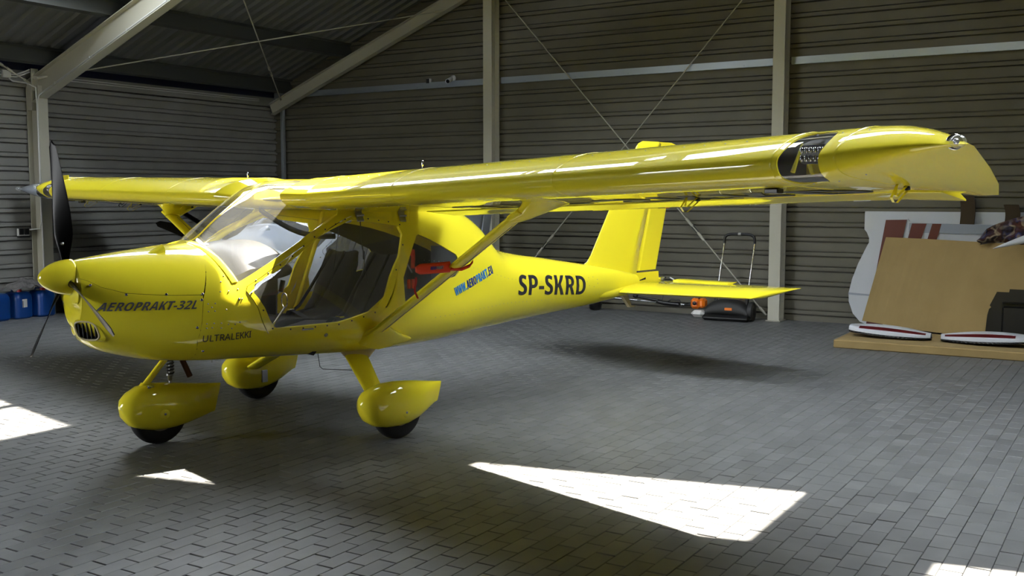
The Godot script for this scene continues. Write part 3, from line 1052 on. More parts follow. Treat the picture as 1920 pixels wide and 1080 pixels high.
func build_gear(a: Node3D) -> void:
	var g: Geo
	for s in [1.0, -1.0]:
		pant(a, .0, s * .955, false)
		g = Geo.new(); var rows := []
		var p0 := V(-.06, s * .30, .585); var p1 := V(.09, s * .845, .285)
		var ax := (p1 - p0).normalized(); var ch := V(1, 0, 0); ch = (ch - ax * ch.dot(ax)).normalized(); var nn := ax.cross(ch)
		for i in 4:
			var row := PackedVector3Array(); var k := i / 3.0
			for j in 20:
				var w := TAU * j / 20
				row.append(p0.lerp(p1, k) + ch * cos(w) * lerpf(.098, .070, k) + nn * sin(w) * lerpf(.026, .022, k))
			rows.append(row)
		g.loft(rows)
		part("landing_leg", g, M.yellow, a)
		g = Geo.new(); rows = []
		for i in 5:
			var k := i / 4.0; var row := PackedVector3Array()
			var c := V(-.10, s * .30, .60).lerp(p0.lerp(p1, .27), k)
			for j in 20:
				var w := TAU * j / 20
				row.append(c + ch * cos(w) * lerpf(.22, .103, k) * (1.0 if cos(w) < 0 else .9) + (nn * signf(nn.dot(Vector3.UP))).lerp(V(0, s, .35), .3) * sin(w) * lerpf(.07, .030, pow(k, .7)))
			rows.append(row)
		g.loft(rows)
		part("leg_fairing", g, M.cream, a)
		g = Geo.new()
		g.box(V(.0, s * .84, .20), Vector3(.02, .10, .05), Basis(), .003)
		g.lathe(V(.012, s * .85, .225), V(0, -s, 0), [[0, .008], [.012, .008], [.012, 0]], 8)
		part("axle_plate", g, M.steel, a)
	# nose leg
	pant(a, 1.265, 0, true)
	g = Geo.new()
	g.tube([V(1.175, 0, .60), V(1.40, 0, .35)], .021, 14)
	var l := part("nose_leg", g, M.yellow, a)
	g = Geo.new(); var rw := []
	for i in 4:
		var k := i / 3.0; var row := PackedVector3Array()
		var c := V(1.355, 0, .405).lerp(V(1.42, 0, .30), k)
		for j in 16: row.append(c + V(.65, 0, .75) * cos(TAU * j / 16) * lerpf(.026, .055, k) + V(0, 1, 0) * sin(TAU * j / 16) * lerpf(.026, .06, k))
		rw.append(row)
	g.loft(rw)
	part("leg_cuff", g, M.yellow, l)
	g = Geo.new()
	g.tube([V(1.355, .03, .40), V(1.325, .055, .405), V(1.30, .05, .385)], .008, 8)
	g.lathe(V(1.335, .05, .39), V(0, 1, 0), [[-.02, .022], [.015, .022], [.015, 0]], 14)
	part("tow_lug", g, M.chrome, l)
	g = Geo.new()
	g.tube([V(1.17, 0, .60), V(1.175, 0, .40)], .010, 10)
	g.lathe(V(1.175, 0, .445), Vector3.UP, [[-.03, 0], [-.03, .014], [0, .016], [.004, .024], [.02, .024], [.022, 0]], 16)
	var sh := part("shock_absorber", g, M.steel, a)
	g = Geo.new(); var path := []
	for i in 73:
		var w := i / 12.0 * TAU
		path.append(V(1.172 + .022 * cos(w), .022 * sin(w), .46 + .135 * i / 72.0))
	g.tube(path, .006, 6)
	part("spring", g, M.black_plastic, sh)
	g = Geo.new()
	g.tube([V(1.13, .03, .62), V(1.055, .045, .435)], .020, 16)
	g.lathe(V(1.055, .045, .435), V(-.075, .015, -.185), [[-.001, .0205], [.0, .0145], [-.04, .0145], [-.04, 0]], 16)
	part("exhaust_pipe", g, M.copper_pipe, a)
	g = Geo.new()
	g.tube([V(.09, .10, .53), V(.075, .11, .40), V(.07, .14, .385), V(-.03, .62, .42)], .0028, 6)
	part("brake_line", g, M.rubber, a)
	g = Geo.new()
	g.tube([V(.92, .1, .57), V(.92, .1, .52)], .004, 6)
	part("drain_pipe", g, M.steel, a)

func build_cabin(a: Node3D) -> void:
	var g := Geo.new()
	g.box(V(.16, 0, .615), Vector3(.86, .02, 1.5), Basis(), .0)
	part("cabin_floor", g, M.black_cloth, a)
	# coaming and panel
	g = Geo.new(); var rows := []
	for i in 17:
		var k := i / 16.0; var y := lerpf(-.545, .545, k)
		var e := absf(k - .5) * 2.0; var drop := .15 * pow(e, 2.6)
		var row := PackedVector3Array()
		for p in [[.985, 1.22], [.97, 1.285], [.86, 1.325], [.72, 1.345], [.60, 1.345], [.555, 1.325], [.550, 1.30], [.57, 1.275], [.62, 1.262], [.66, 1.255], [.66, 1.0], [.985, 1.0]]:
			row.append(V(p[0], y, p[1] - drop * (1.0 if p[1] > 1.05 else .0)))
		rows.append(row)
	g.loft(rows)
	part("instrument_coaming", g, M.leather, a)
	g = Geo.new()
	g.prism(P2([-.50,.86, .50,.86, .52,1.20, .40,1.255, -.40,1.255, -.52,1.20]), V(.655, 0, 0), V(0, 1, 0), Vector3.UP, V(-.012, 0, 0))
	var ip := part("instrument_panel", g, M.carbon, a)
	for k in 4:
		g = Geo.new()
		g.lathe(V(.642, -.36 + k * .24, 1.12), V(-1, 0, 0), [[0, .05], [.008, .05], [.009, .042], [.005, .042], [.005, 0]], 20)
		part("instrument", g, M.steel, ip)
	# yokes: centre column with throttle arm
	g = Geo.new()
	g.tube([V(.58, .05, .62), V(.50, .05, .86), V(.44, .05, .97)], .014)
	g.tube([V(.44, .20, .985), V(.44, -.12, .985)], .011)
	part("control_column", g, M.steel, a)
	g = Geo.new()
	for y in [.20, -.12]: g.tube([V(.44, y, .98), V(.42, y, 1.06)], .018, 10)
	part("control_grip", g, M.black_plastic, a)
	g = Geo.new(); var ring := []
	for k in 25: ring.append(V(.47 + .004 * cos(TAU * k / 24), .30 + .045 * cos(TAU * k / 24), .93 + .05 * sin(TAU * k / 24)))
	g.tube(ring, .005, 6)
	g.tube([V(.47, .30, .88), V(.56, .28, .75)], .009, 6)
	part("trim_wheel", g, M.chrome, a)
	# seats
	for s in [1.0, -1.0]:
		g = Geo.new(); rows = []
		for p in [[.42, .63, .10], [.38, .70, .12], [.20, .735, .14], [.0, .72, .15], [-.14, .745, .15], [-.22, .85, .13], [-.30, 1.05, .10], [-.36, 1.18, .08], [-.385, 1.215, .04]]:
			var row := PackedVector3Array()
			for j in 15:
				var k := j / 14.0 * 2.0 - 1.0
				var bol := .035 * pow(absf(k), 4.0)
				row.append(V(p[0] - bol * .6, s * .29 + k * .215, p[1] + bol - (.03 if absf(k) > .99 else 0.0)))
			for j in 15:
				var k := 1.0 - j / 14.0 * 2.0
				row.append(V(p[0] - p[2] * .55, s * .29 + k * .205, p[1] - p[2] * .75))
			rows.append(row)
		g.loft(rows)
		var st := part("seat", g, M.seat_cloth, a)
		g = Geo.new()
		g.tube([V(-.36, s * .38, 1.22), V(-.18, s * .40, .95), V(-.08, s * .42, .80), V(.02, s * .50, .70)], .012, 6)
		g.tube([V(-.36, s * .20, 1.22), V(-.18, s * .19, .95), V(-.08, s * .20, .80), V(.05, s * .28, .76)], .012, 6)
		rows = []
		for p in [V(-.02, s * .52, .68), V(.02, s * .40, .765), V(.05, s * .26, .775), V(.0, s * .08, .70)]:
			rows.append(PackedVector3Array([p + V(.024, 0, .004), p + V(-.024, 0, .004), p + V(-.024, 0, -.002), p + V(.024, 0, -.002)]))
		g.loft(rows)
		part("seat_belt", g, M.black_cloth, st)
		g = Geo.new()
		g.box(V(.045, s * .34, .785), Vector3(.055, .012, .045), Basis(), .003)
		part("belt_buckle", g, M.chrome, st)
	# bundle behind the seats, orange tube and white cable
	g = Geo.new()
	g.ball(V(-.62, .22, .80), Vector3(.26, .17, .20), Basis(), 16)
	g.ball(V(-.55, -.15, .78), Vector3(.22, .15, .18), Basis(), 16)
	part("luggage", g, M.black_cloth, a)
	g = Geo.new()
	g.tube([V(-.62, .30, 1.20), V(-.63, .31, 1.235), V(-.65, .29, 1.235), V(-.66, .28, 1.17), V(-.64, .30, 1.10)], .016, 10)
	g.tube([V(-.58, .33, 1.02), V(-.58, .33, .95)], .014, 8); g.tube([V(-.62, .33, 1.02), V(-.62, .33, .95)], .014, 8)
	part("rescue_handle", g, M.orange, a)
	g = Geo.new()
	g.tube([V(-.52, .45, 1.08), V(-.48, .40, 1.19), V(-.44, .30, 1.18)], .006, 6)
	part("cable", g, M.conduit, a)
	# ceiling handle and straps
	g = Geo.new(); var pts := []
	g.box(V(-.20, .05, 1.53), Vector3(.13, .16, .05), Basis(), .012)
	part("ceiling_box", g, M.conduit, a)
	g = Geo.new()
	g.box(V(-.176, .05, 1.525), Vector3(.10, .12, .012), Basis(), .002)
	part("ceiling_box_mouth", g, M.recess_shade, a)
	g = Geo.new(); rows = []
	for i in 9:
		var k := i / 8.0; var p := V(lerpf(.25, -.42, k), -.42, lerpf(1.55, 1.33, k) - .07 * sin(k * PI))
		rows.append(PackedVector3Array([p + Vector3(0, .022, 0), p + Vector3(.006, 0, 0), p + Vector3(0, -.022, 0), p - Vector3(.006, 0, 0)]))
	g.loft(rows)
	part("harness_strap", g, M.black_cloth, a)
	g = Geo.new()
	g.tube([V(.06, .32, 1.62), V(.03, .33, 1.45), V(.09, .34, 1.15), V(.14, .35, .95)], .004, 5)
	g.tube([V(-.14, .32, 1.62), V(-.16, .33, 1.30), V(-.19, .35, 1.02)], .004, 5)
	g.box(V(-.168, .335, 1.22), Vector3(.014, .06, .014), Basis(), .003)
	part("headset_cable", g, M.rubber, a)
	g = Geo.new()
	g.tube([V(-.36, .58, 1.40), V(-.30, .61, 1.2), V(-.20, .63, .95)], .013, 8)
	part("gas_spring", g, M.black_plastic, a)
	g = Geo.new()
	g.ball(V(.97, .12, 1.325), Vector3(.035, .012, .05), Basis(Vector3.UP, .8), 10)
	part("coaming_knob", g, M.white_paint, a)

func build_aircraft(label: String) -> Node3D:
	var a := thing("light_aircraft", label, "aircraft")
	build_body(a); build_cowl(a); build_prop(a)
	build_wing(a, 1.0); build_wing(a, -1.0)
	build_tail(a); build_gear(a); build_cabin(a)
	fus_word("nose_lettering", "AEROPRAKT-32L", true, M.lettering_grey, a, 1.735, .945, 1.243, .951, .052, .05)
	return a

func yellow_words(a: Node3D) -> void:
	fus_word("company_lettering", "ULTRALEKKI", false, M.lettering, a, 1.213, .738, .930, .752, .042)
	fus_word("registration", "SP-SKRD", true, M.lettering, a, -1.629, .840, -2.603, .772, .165)
	var w := ["WWW.", "AERO", "PRAKT", ".EU"]; var f := [0.0, .295, .545, .855, 1.0]; var c := [M.light_blue, M.dark_blue, M.light_blue, M.dark_blue]
	for i in 4:
		var q := fus_word("web_lettering", w[i], true, c[i], a, lerpf(-.825, -1.302, f[i] + .005), lerpf(.893, 1.040, f[i] + .005), lerpf(-.825, -1.302, f[i + 1] - .012), lerpf(.893, 1.040, f[i + 1] - .012), .068, .0)
	# registration under the port wing
	var x0 := 1.55
	for i in 7:
		var ch := "SP-SKRD"[i]
		letters("wing_registration", ch, true, M.lettering, a, func(u: float, v: float, o: float):
			var x := lerpf(.02, -.42, v); var y := x0 + i * .40 + u * (.30 if ch != "-" else .2)
			if ch == "-": x = lerpf(-.16, -.24, v)
			var d := wing_edges(y); var s := (d.x - x) / (d.x - d.y)
			return wing(1.0, y, -sqrt(s), o))


# ---------------------------------------------------------------- the hangar
const WX := -13.375     # inner face of the left wall
const WZ := -13.755     # inner face of the back wall
const EX := 1.10        # right wall
const FZ := 2.60        # front wall

func roof_h(x: float) -> float: return 6.36 - SLOPE * absf(x - RIDGE)

# one course of sheeting: flat pan, groove, narrow raised rib, groove. along: direction; out: into the room
func course(a: Vector3, b: Vector3, out: Vector3, top: float, pitch: float) -> ArrayMesh:
	var pr := [[0, pitch], [0, .014], [-.028, .012], [-.028, .0], [.030, -.002], [.034, -.006], [.034, -.050], [.030, -.054], [-.028, -.056], [-.028, -.066], [0, -.068]]
	pr = [[0.0, .0], [-.028, -.001], [-.028, -.012], [.028, -.014], [.034, -.020], [.034, -.060], [.028, -.066], [-.028, -.068], [-.028, -.079], [0.0, -.080], [0.0, -pitch]]
	var g := Geo.new()
	for i in pr.size() - 1:
		var p: Array = pr[i]; var q: Array = pr[i + 1]
		var u: Vector3 = Vector3(0, top + p[1], 0) + out * p[0]; var w: Vector3 = Vector3(0, top + q[1], 0) + out * q[0]
		g.quad(a + u, b + u, b + w, a + w, out + Vector3(0, 1e-4, 0) if absf(q[1] - p[1]) > absf(q[0] - p[0]) else (Vector3.UP if q[0] > p[0] else Vector3.DOWN))
	return g.mesh()

func build_walls() -> void:
	var back := struct_root("wall_back", "grey ribbed sheet gable wall behind the aircraft")
	var left := struct_root("wall_left", "grey ribbed sheet side wall behind the far wing")
	var g := Geo.new()
	g.box(Vector3((WX + EX) / 2, 1.75, WZ - .09), Vector3(EX - WX + .4, 3.5, .10))
	g.prism(P2([WX - .2, 3.5, EX + .2, 3.5, RIDGE, 6.5]), Vector3(0, 0, WZ - .14), Vector3.RIGHT, Vector3.UP, Vector3(0, 0, .10))
	part("backing_sheet", g, M.wall_panel, back)
	var top := 3.2345 + .193 * 16 + .012
	while top > .1:
		var x0 := WX; var x1 := EX
		if top > 3.2:
			x0 = RIDGE - (6.42 - top) / SLOPE; x1 = RIDGE + (6.42 - top) / SLOPE
			x0 = maxf(x0, WX); x1 = minf(x1, EX)
		if x1 - x0 > .5:
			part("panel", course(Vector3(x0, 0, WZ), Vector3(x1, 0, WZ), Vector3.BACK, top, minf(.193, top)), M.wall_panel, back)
		top -= .193
	top = 3.000 + .1905 + .012
	g = Geo.new()
	g.box(Vector3(WX - .09, 1.7, (WZ + FZ) / 2), Vector3(.10, 3.4, FZ - WZ + .3))
	part("backing_sheet", g, M.wall_panel, left)
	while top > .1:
		part("panel", course(Vector3(WX, 0, WZ), Vector3(WX, 0, FZ), Vector3.RIGHT, top, minf(.1905, top)), M.side_panel_lit, left)
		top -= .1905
	g = Geo.new()
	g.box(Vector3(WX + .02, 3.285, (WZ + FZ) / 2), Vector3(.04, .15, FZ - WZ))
	struct("trim_1", "grey flashing along the top of the left wall", g, M.side_panel_lit)
	g = Geo.new()
	g.box(Vector3(WX - .02, 3.45, (WZ + FZ) / 2), Vector3(.05, .21, FZ - WZ))
	struct("trim_2", "dark blue eaves band above the left wall", g, M.eave_blue)
	# right wall and front wall with its door opening, seen only as light
	g = Geo.new()
	g.box(Vector3(EX + .06, 1.75, (WZ + FZ) / 2), Vector3(.12, 3.5, FZ - WZ + .3))
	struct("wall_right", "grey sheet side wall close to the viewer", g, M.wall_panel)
	g = Geo.new()
	var d0 := -12.8; var d1 := -9.9; var dh := 3.1
	g.box(Vector3((WX + d0) / 2, dh / 2, FZ + .06), Vector3(d0 - WX, dh, .12))
	g.box(Vector3((d1 + EX) / 2, dh / 2, FZ + .06), Vector3(EX - d1, dh, .12))
	g.prism(P2([WX - .2, dh, EX + .2, dh, EX + .2, 3.55, RIDGE, 6.36, WX - .2, 3.55]), Vector3(0, 0, FZ), Vector3.RIGHT, Vector3.UP, Vector3(0, 0, .12))
	struct("wall_front", "grey sheet front wall with a wide door opening", g, M.wall_panel)

func i_beam(g: Geo, a: Vector3, b: Vector3, up: Vector3, h: float, w: float, tf := .012, tw := .008) -> void:
	var d := (b - a).normalized(); up = (up - d * up.dot(d)).normalized(); var sd := d.cross(up)
	var bs := Basis(d, up, sd); var c := (a + b) / 2; var l := a.distance_to(b)
	g.box(c + up * (h / 2 - tf / 2), Vector3(l, tf, w), bs, .002)
	g.box(c - up * (h / 2 - tf / 2), Vector3(l, tf, w), bs, .002)
	g.box(c, Vector3(l, h - tf * 2, tw), bs)

func build_steel() -> void:
	var g: Geo
	var n := 0
	for c in [[-8.735, "gable column left of the tail fin"], [-4.255, "gable column right of the tail fin"], [.22, "gable column near the right corner"]]:
		g = Geo.new()
		i_beam(g, Vector3(c[0], 0, WZ + .16), Vector3(c[0], roof_h(c[0]) - .3, WZ + .16), Vector3(0, 0, 1), .22, .155, .012, .009)
		g.box(Vector3(c[0], .008, WZ + .16), Vector3(.2, .016, .26), Basis(), .002)
		var col := struct("column", "pale painted steel " + c[1], g, M.steel_white)
		g = Geo.new()
		for i in 16:
			g.lathe(Vector3(c[0] + .06, .25 + i * .21, WZ + .064), Vector3(0, 0, 1), [[0, .008], [.006, .008], [.006, 0]], 6)
		tag(part("bolts", g, M.steel, col), "", "", "", "stuff")
	# frames: side column and rafters
	for z in [-9.0, -4.2, .6]:
		var zz: float = z
		g = Geo.new()
		i_beam(g, Vector3(WX + .16, 0, zz), Vector3(WX + .16, 3.15, zz), Vector3(1, 0, 0), .26, .15)
		struct("column", "pale painted side column of the frame, %s" % {-9.0: "behind the propeller", -4.2: "beside the nearer left wall", .6: "by the front left wall"}[z], g, M.steel_white)
		g = Geo.new()
		i_beam(g, Vector3(EX - .14, 0, zz), Vector3(EX - .14, 3.0, zz), Vector3(1, 0, 0), .26, .15)
		struct("column", "pale painted column on the right wall, %s" % {-9.0: "third from the front", -4.2: "second from the front", .6: "nearest the front"}[z], g, M.steel_white)
		for s in [-1.0, 1.0]:
			g = Geo.new()
			var xe := WX + .05 if s < 0 else EX - .05
			var lo := func(x: float): return 5.75 - SLOPE * absf(x - RIDGE)
			i_beam(g, Vector3(xe, lo.call(xe) + .16, zz), Vector3(RIDGE, lo.call(RIDGE) + .16, zz), Vector3.UP, .32, .15)
			# end plate and haunch
			g.box(Vector3(xe + s * -.05, lo.call(xe) + .10, zz), Vector3(.10, .36, .15), Basis(), .003)
			var rf := struct("rafter", "pale painted steel rafter %s, %s" % ["rising from the left wall" if s < 0 else "rising from the right wall", {-9.0: "one bay from the gable", -4.2: "two bays from the gable", .6: "three bays from the gable"}[z]], g, M.steel_white)
			if s < 0:
				g = Geo.new()
				var path := [Vector3(WX + .30, 0.4, zz + .09), Vector3(WX + .30, 2.92, zz + .09), Vector3(WX + .36, 3.02, zz + .10)]
				for i in 12:
					var x := WX + .5 + i * .55
					path.append(Vector3(x, lo.call(x) + .045, zz + .03))
				g.tube(path, .011, 8)
				for i in 9:
					var x := WX + .62 + i * .75
					g.box(Vector3(x, lo.call(x) + .045, zz + .035), Vector3(.012, .035, .03), Basis(), .002)
				part("cable_conduit", g, M.conduit, rf)
				g = Geo.new()
				g.box(Vector3(WX + .20, 3.23, zz + .05), Vector3(.012, .30, .11), Basis(), .003)
				for h in [3.15, 3.24, 3.32]: g.lathe(Vector3(WX + .207, h, zz + .07), Vector3(1, 0, 0), [[0, .014], [.01, .014], [.01, 0]], 6)
				part("gusset_plate", g, M.steel_white, rf)
	for s in [-1.0, 1.0]:
		g = Geo.new()
		var lo := func(x: float): return 5.89 - SLOPE * absf(x - RIDGE)
		var xe := WX + .08 if s < 0 else EX - .08
		i_beam(g, Vector3(xe, lo.call(xe) + .10, WZ + .18), Vector3(RIDGE, lo.call(RIDGE) + .10, WZ + .18), Vector3.UP, .20, .12)
		struct("rafter", "pale painted gable rafter on the back wall, %s slope" % ("left" if s < 0 else "right"), g, M.steel_white)
	# corner angle
	g = Geo.new()
	g.box(Vector3(WX + .22, 1.6, WZ + .05), Vector3(.10, 3.2, .012)); g.box(Vector3(WX + .275, 1.6, WZ + .08), Vector3(.012, 3.2, .06), Basis(), .002)
	struct("corner_angle", "galvanised angle standing in the far left corner", g, M.galvanised)
	# purlins
	var xs := [[-12.95, "nearest the left eaves"], [-11.6, "second from the left eaves"], [-9.3, "third from the left eaves"], [-7.05, "left of the ridge"], [-5.12, "right of the ridge"], [-3.1, "third from the right eaves"], [-1.05, "second from the right eaves"], [.80, "nearest the right eaves"]]
	for p in xs:
		var x: float = p[0]; var s := signf(x - RIDGE)
		g = Geo.new()
		var b := Basis(Vector3.BACK, -s * atan(SLOPE))
		var h := roof_h(x) - .125
		var c := Vector3(x, h, (WZ + FZ) / 2); var l := FZ - WZ - .05
		g.box(c, Vector3(.008, .21, l), b); g.box(c + b * Vector3(.03, .101, 0), Vector3(.065, .008, l), b); g.box(c + b * Vector3(-.03, -.101, 0), Vector3(.065, .008, l), b)
		g.box(c + b * Vector3(-.06, -.09, 0), Vector3(.006, .03, l), b)
		struct("purlin", "dark sheet steel purlin " + p[1], g, M.purlin)
	# brace rods with turnbuckles
	rod("brace_rod", "thin roof brace rod running from the rafter foot to the gable", Vector3(-13.05, 3.24, -8.9), Vector3(-9.56, 4.50, -13.5), .35)
	rod("brace_rod", "thin roof brace rod crossing to the far left corner", Vector3(-9.50, 4.52, -9.0), Vector3(-12.95, 3.30, -13.45), 4.3)
	rod("brace_rod", "short thin brace rod at the left rafter foot", Vector3(-10.3, 4.2, -4.3), Vector3(-13.15, 3.18, -8.85), 4.75)
	rod("brace_rod", "wall brace rod falling to the right column foot", Vector3(-8.62, 4.70, WZ + .10), Vector3(-4.39, .06, WZ + .14), 4.75)
	rod("brace_rod", "wall brace rod falling to the left column foot", Vector3(-4.42, 4.68, WZ + .10), Vector3(-8.55, .08, WZ + .14), 5.05)
	# wall rails between the columns
	var rl := [[WX + .05, -8.84, "far left bay"], [-8.61, -4.36, "bay behind the tail fin"], [-4.15, .10, "right bay above the wing tip"]]
	for i in 3:
		g = Geo.new()
		var a: float = rl[i][0]; var b: float = rl[i][1]
		g.box(Vector3((a + b) / 2, 3.400, WZ + .075), Vector3(b - a, .086, .004)); g.box(Vector3((a + b) / 2, 3.445, WZ + .05), Vector3(b - a, .004, .05)); g.box(Vector3((a + b) / 2, 3.355, WZ + .05), Vector3(b - a, .004, .05))
		for k in 5: g.lathe(Vector3(lerpf(a, b, (k + .5) / 5.0), 3.375, WZ + .077), Vector3(0, 0, 1), [[0, .008], [.005, .006], [.005, 0]], 6)
		struct("wall_rail", "galvanised wall rail in the " + rl[i][2], g, M.galvanised)

func rod(called: String, label: String, a: Vector3, b: Vector3, at: float) -> void:
	var g := Geo.new()
	g.tube([a, b], .009, 8)
	var d := (b - a).normalized()
	g.tube([a, a + d * .14], .018, 8); g.tube([b - d * .14, b], .018, 8)
	var o := struct(called, label, g, M.steel_white)
	g = Geo.new()
	g.tube([a + d * (at - .2), a + d * (at - .06)], .019, 8); g.tube([a + d * (at + .06), a + d * (at + .2)], .019, 8)
	part("rod_sleeve", g, M.steel_white, o)
	g = Geo.new()
	var u := d.cross(Vector3(.3, .2, .9)).normalized() * .016
	g.tube([a + d * (at - .1) + u, a + d * (at + .1) + u], .006, 6); g.tube([a + d * (at - .1) - u, a + d * (at + .1) - u], .006, 6)
	part("turnbuckle", g, M.black_plastic, o)

# clear stretches of the roof: x from, to, z from, to
const CLEAR := [[-11.2, -5.97, -8.39, -7.38], [-5.30, -1.15, -8.39, -7.38], [-5.87, -5.30, -8.90, -8.37], [-.36, .74, -7.38, -4.70]]  # third patched in to light the far wing root, last enlarged to brighten the nose

func build_roof() -> void:
	var c := struct_root("ceiling", "trapezoidal sheet roof with clear rooflights")
	var z := WZ - .2
	while z < FZ + .2:
		var z1 := minf(z + 1.0, FZ + .25)
		deck(c, WX - .25, RIDGE, z, z1); deck(c, RIDGE, EX + .25, z, z1)
		z = z1
	for q in CLEAR:
		var n := maxi(1, int(round((q[3] - q[2]) / 1.0)))
		for i in n: rooflight(c, q[0], q[1], lerpf(q[2], q[3], float(i) / n), lerpf(q[2], q[3], float(i + 1) / n))

func deck(c: Node, x0: float, x1: float, z0: float, z1: float) -> void:
	if x1 - x0 < .012 or z1 - z0 < .012: return
	for q in CLEAR:
		if q[0] < x1 - .001 and q[1] > x0 + .001 and q[2] < z1 - .001 and q[3] > z0 + .001:
			var a := maxf(x0, q[0]); var b := minf(x1, q[1])
			deck(c, x0, a, z0, z1); deck(c, b, x1, z0, z1)
			deck(c, a, b, z0, maxf(z0, q[2])); deck(c, a, b, minf(z1, q[3]), z1)
			return
	var g := Geo.new()
	var n := maxi(1, int(round((z1 - z0) / .2))); var w := (z1 - z0) / n
	var pts := []
	for i in n:
		for p in [[0, 0], [.42, 0], [.58, .036], [.84, .036], [1, 0]]:
			if i > 0 and p[0] == 0: continue
			pts.append([z0 + (i + p[0]) * w, p[1]])
	for i in pts.size() - 1:
		var a: Array = pts[i]; var b: Array = pts[i + 1]
		var A := Vector3(x0, roof_h(x0) + a[1], a[0]); var B := Vector3(x1, roof_h(x1) + a[1], a[0]); var C := Vector3(x1, roof_h(x1) + b[1], b[0]); var D := Vector3(x0, roof_h(x0) + b[1], b[0])
		g.quad(A, B, C, D, Vector3.DOWN)
		var u := Vector3(0, .07, 0)
		g.quad(A + u, B + u, C + u, D + u, Vector3.UP)
	for x in [x0, x1]:
		g.quad(Vector3(x, roof_h(x), z0), Vector3(x, roof_h(x), z1), Vector3(x, roof_h(x) + .09, z1), Vector3(x, roof_h(x) + .09, z0))
	for zz in [z0, z1]:
		g.quad(Vector3(x0, roof_h(x0), zz), Vector3(x1, roof_h(x1), zz), Vector3(x1, roof_h(x1) + .09, zz), Vector3(x0, roof_h(x0) + .09, zz))
	part("roof_sheet", g, M.deck, c)

func rooflight(c: Node, x0: float, x1: float, z0: float, z1: float) -> void:
	var g := Geo.new()
	var n := maxi(1, int(round((x1 - x0) / 1.5)))
	for i in n:
		var a := lerpf(x0, x1, float(i) / n); var b := lerpf(x0, x1, float(i + 1) / n)
		g = Geo.new()
		g.quad(Vector3(a, roof_h(a) + .03, z0), Vector3(b, roof_h(b) + .03, z0), Vector3(b, roof_h(b) + .03, z1), Vector3(a, roof_h(a) + .03, z1), Vector3.UP)
		part("rooflight_pane", g, M.skylight_glass, c)

func build_floor() -> void:
	var f := struct_root("floor", "grey concrete block paving in running bond")
	var g := Geo.new()
	g.box(Vector3(-6, -.10, -3.5), Vector3(60, .17, 60))
	part("bedding", g, M.joint_sand, f)
	var cam := Vector2(0, 0)
	var r := RandomNumberGenerator.new(); r.seed = 77
	var list := []
	var px := .0998; var pz := .2
	var i0 := int(floor((WX + .0 + .905) / px)); var i1 := int(ceil((EX + .905) / px))
	for i in range(i0, i1 + 1):
		var x := -.905 + px * i
		var off := fposmod(-5.44 - .1 * i, pz)
		var k0 := int(floor((WZ - off) / pz)); var k1 := int(ceil((FZ - 1.0 - off) / pz))
		for k in range(k0, k1 + 1):
			var z := off + pz * k + pz / 2
			if z > -1.2: continue
			var tone := r.randi() % 5; var h := r.randf_range(-.0011, .0011); var tx := r.randf_range(-.006, .006); var tz := r.randf_range(-.007, .007); var sl := r.randf_range(-.0015, .0015)
			list.append([x, z, tone, h, tx, tz, sl])
	# the pavers nearest in view are parts of their own, the rest are joined
	var near := []
	for q in list:
		var dx: float = q[0]; var dz: float = q[1]
		# inside the frame: forward is 31.6 degrees left of -z
		var fw := dx * -.524 + dz * -.852; var sd := dx * .852 - dz * .524
		var sx := 1964.0 * sd / maxf(fw, .1)
		var sy := 1964.0 * (1.65 / maxf(fw, .1) - .088)
		q.append(fw if absf(sx) < 985 and sy < 555 else 1e3 + fw)
	var order := range(list.size())
	order.sort_custom(func(a, b): return list[a][7] < list[b][7])
	var shared := {}
	var field := []
	for t in 5: field.append(Geo.new())
	for n in order.size():
		var q: Array = list[order[n]]
		if n < 300:
			var gg := Geo.new()
			paver(gg, Vector3.ZERO, q[4], q[5])
			var o := part("paver", gg, M["paver%d" % q[2]], f)
			o.position = Vector3(q[0] + q[6] * .3, q[3], q[1] + q[6])
		else:
			paver(field[q[2]], Vector3(q[0] + q[6] * .3, q[3], q[1] + q[6]), q[4], q[5])
	for t in 5: tag(part("paver_field", field[t], M["paver%d" % t], f), "", "", "", "stuff")

func paver(g: Geo, c: Vector3, tx: float, tz: float) -> void:
	var a := .0488; var b := .0966; var ch := .0022
	var T := []; var S := []; var B := []
	for q in [[-1, -1], [1, -1], [1, 1], [-1, 1]]:
		var x: float = q[0] * a; var z: float = q[1] * b
		T.append(c + Vector3(x - q[0] * ch, x * tx + z * tz * .5, z - q[1] * ch))
		S.append(c + Vector3(x, -ch + x * tx + z * tz * .5, z))
		B.append(c + Vector3(x, -.014, z))
	g.quad(T[0], T[1], T[2], T[3], Vector3.UP)
	var o := [Vector3(0, 0, -1), Vector3(1, 0, 0), Vector3(0, 0, 1), Vector3(-1, 0, 0)]
	for i in 4:
		var k := (i + 1) % 4
		g.quad(T[i], T[k], S[k], S[i], o[i] + Vector3.UP)
		g.quad(S[i], S[k], B[k], B[i], o[i])


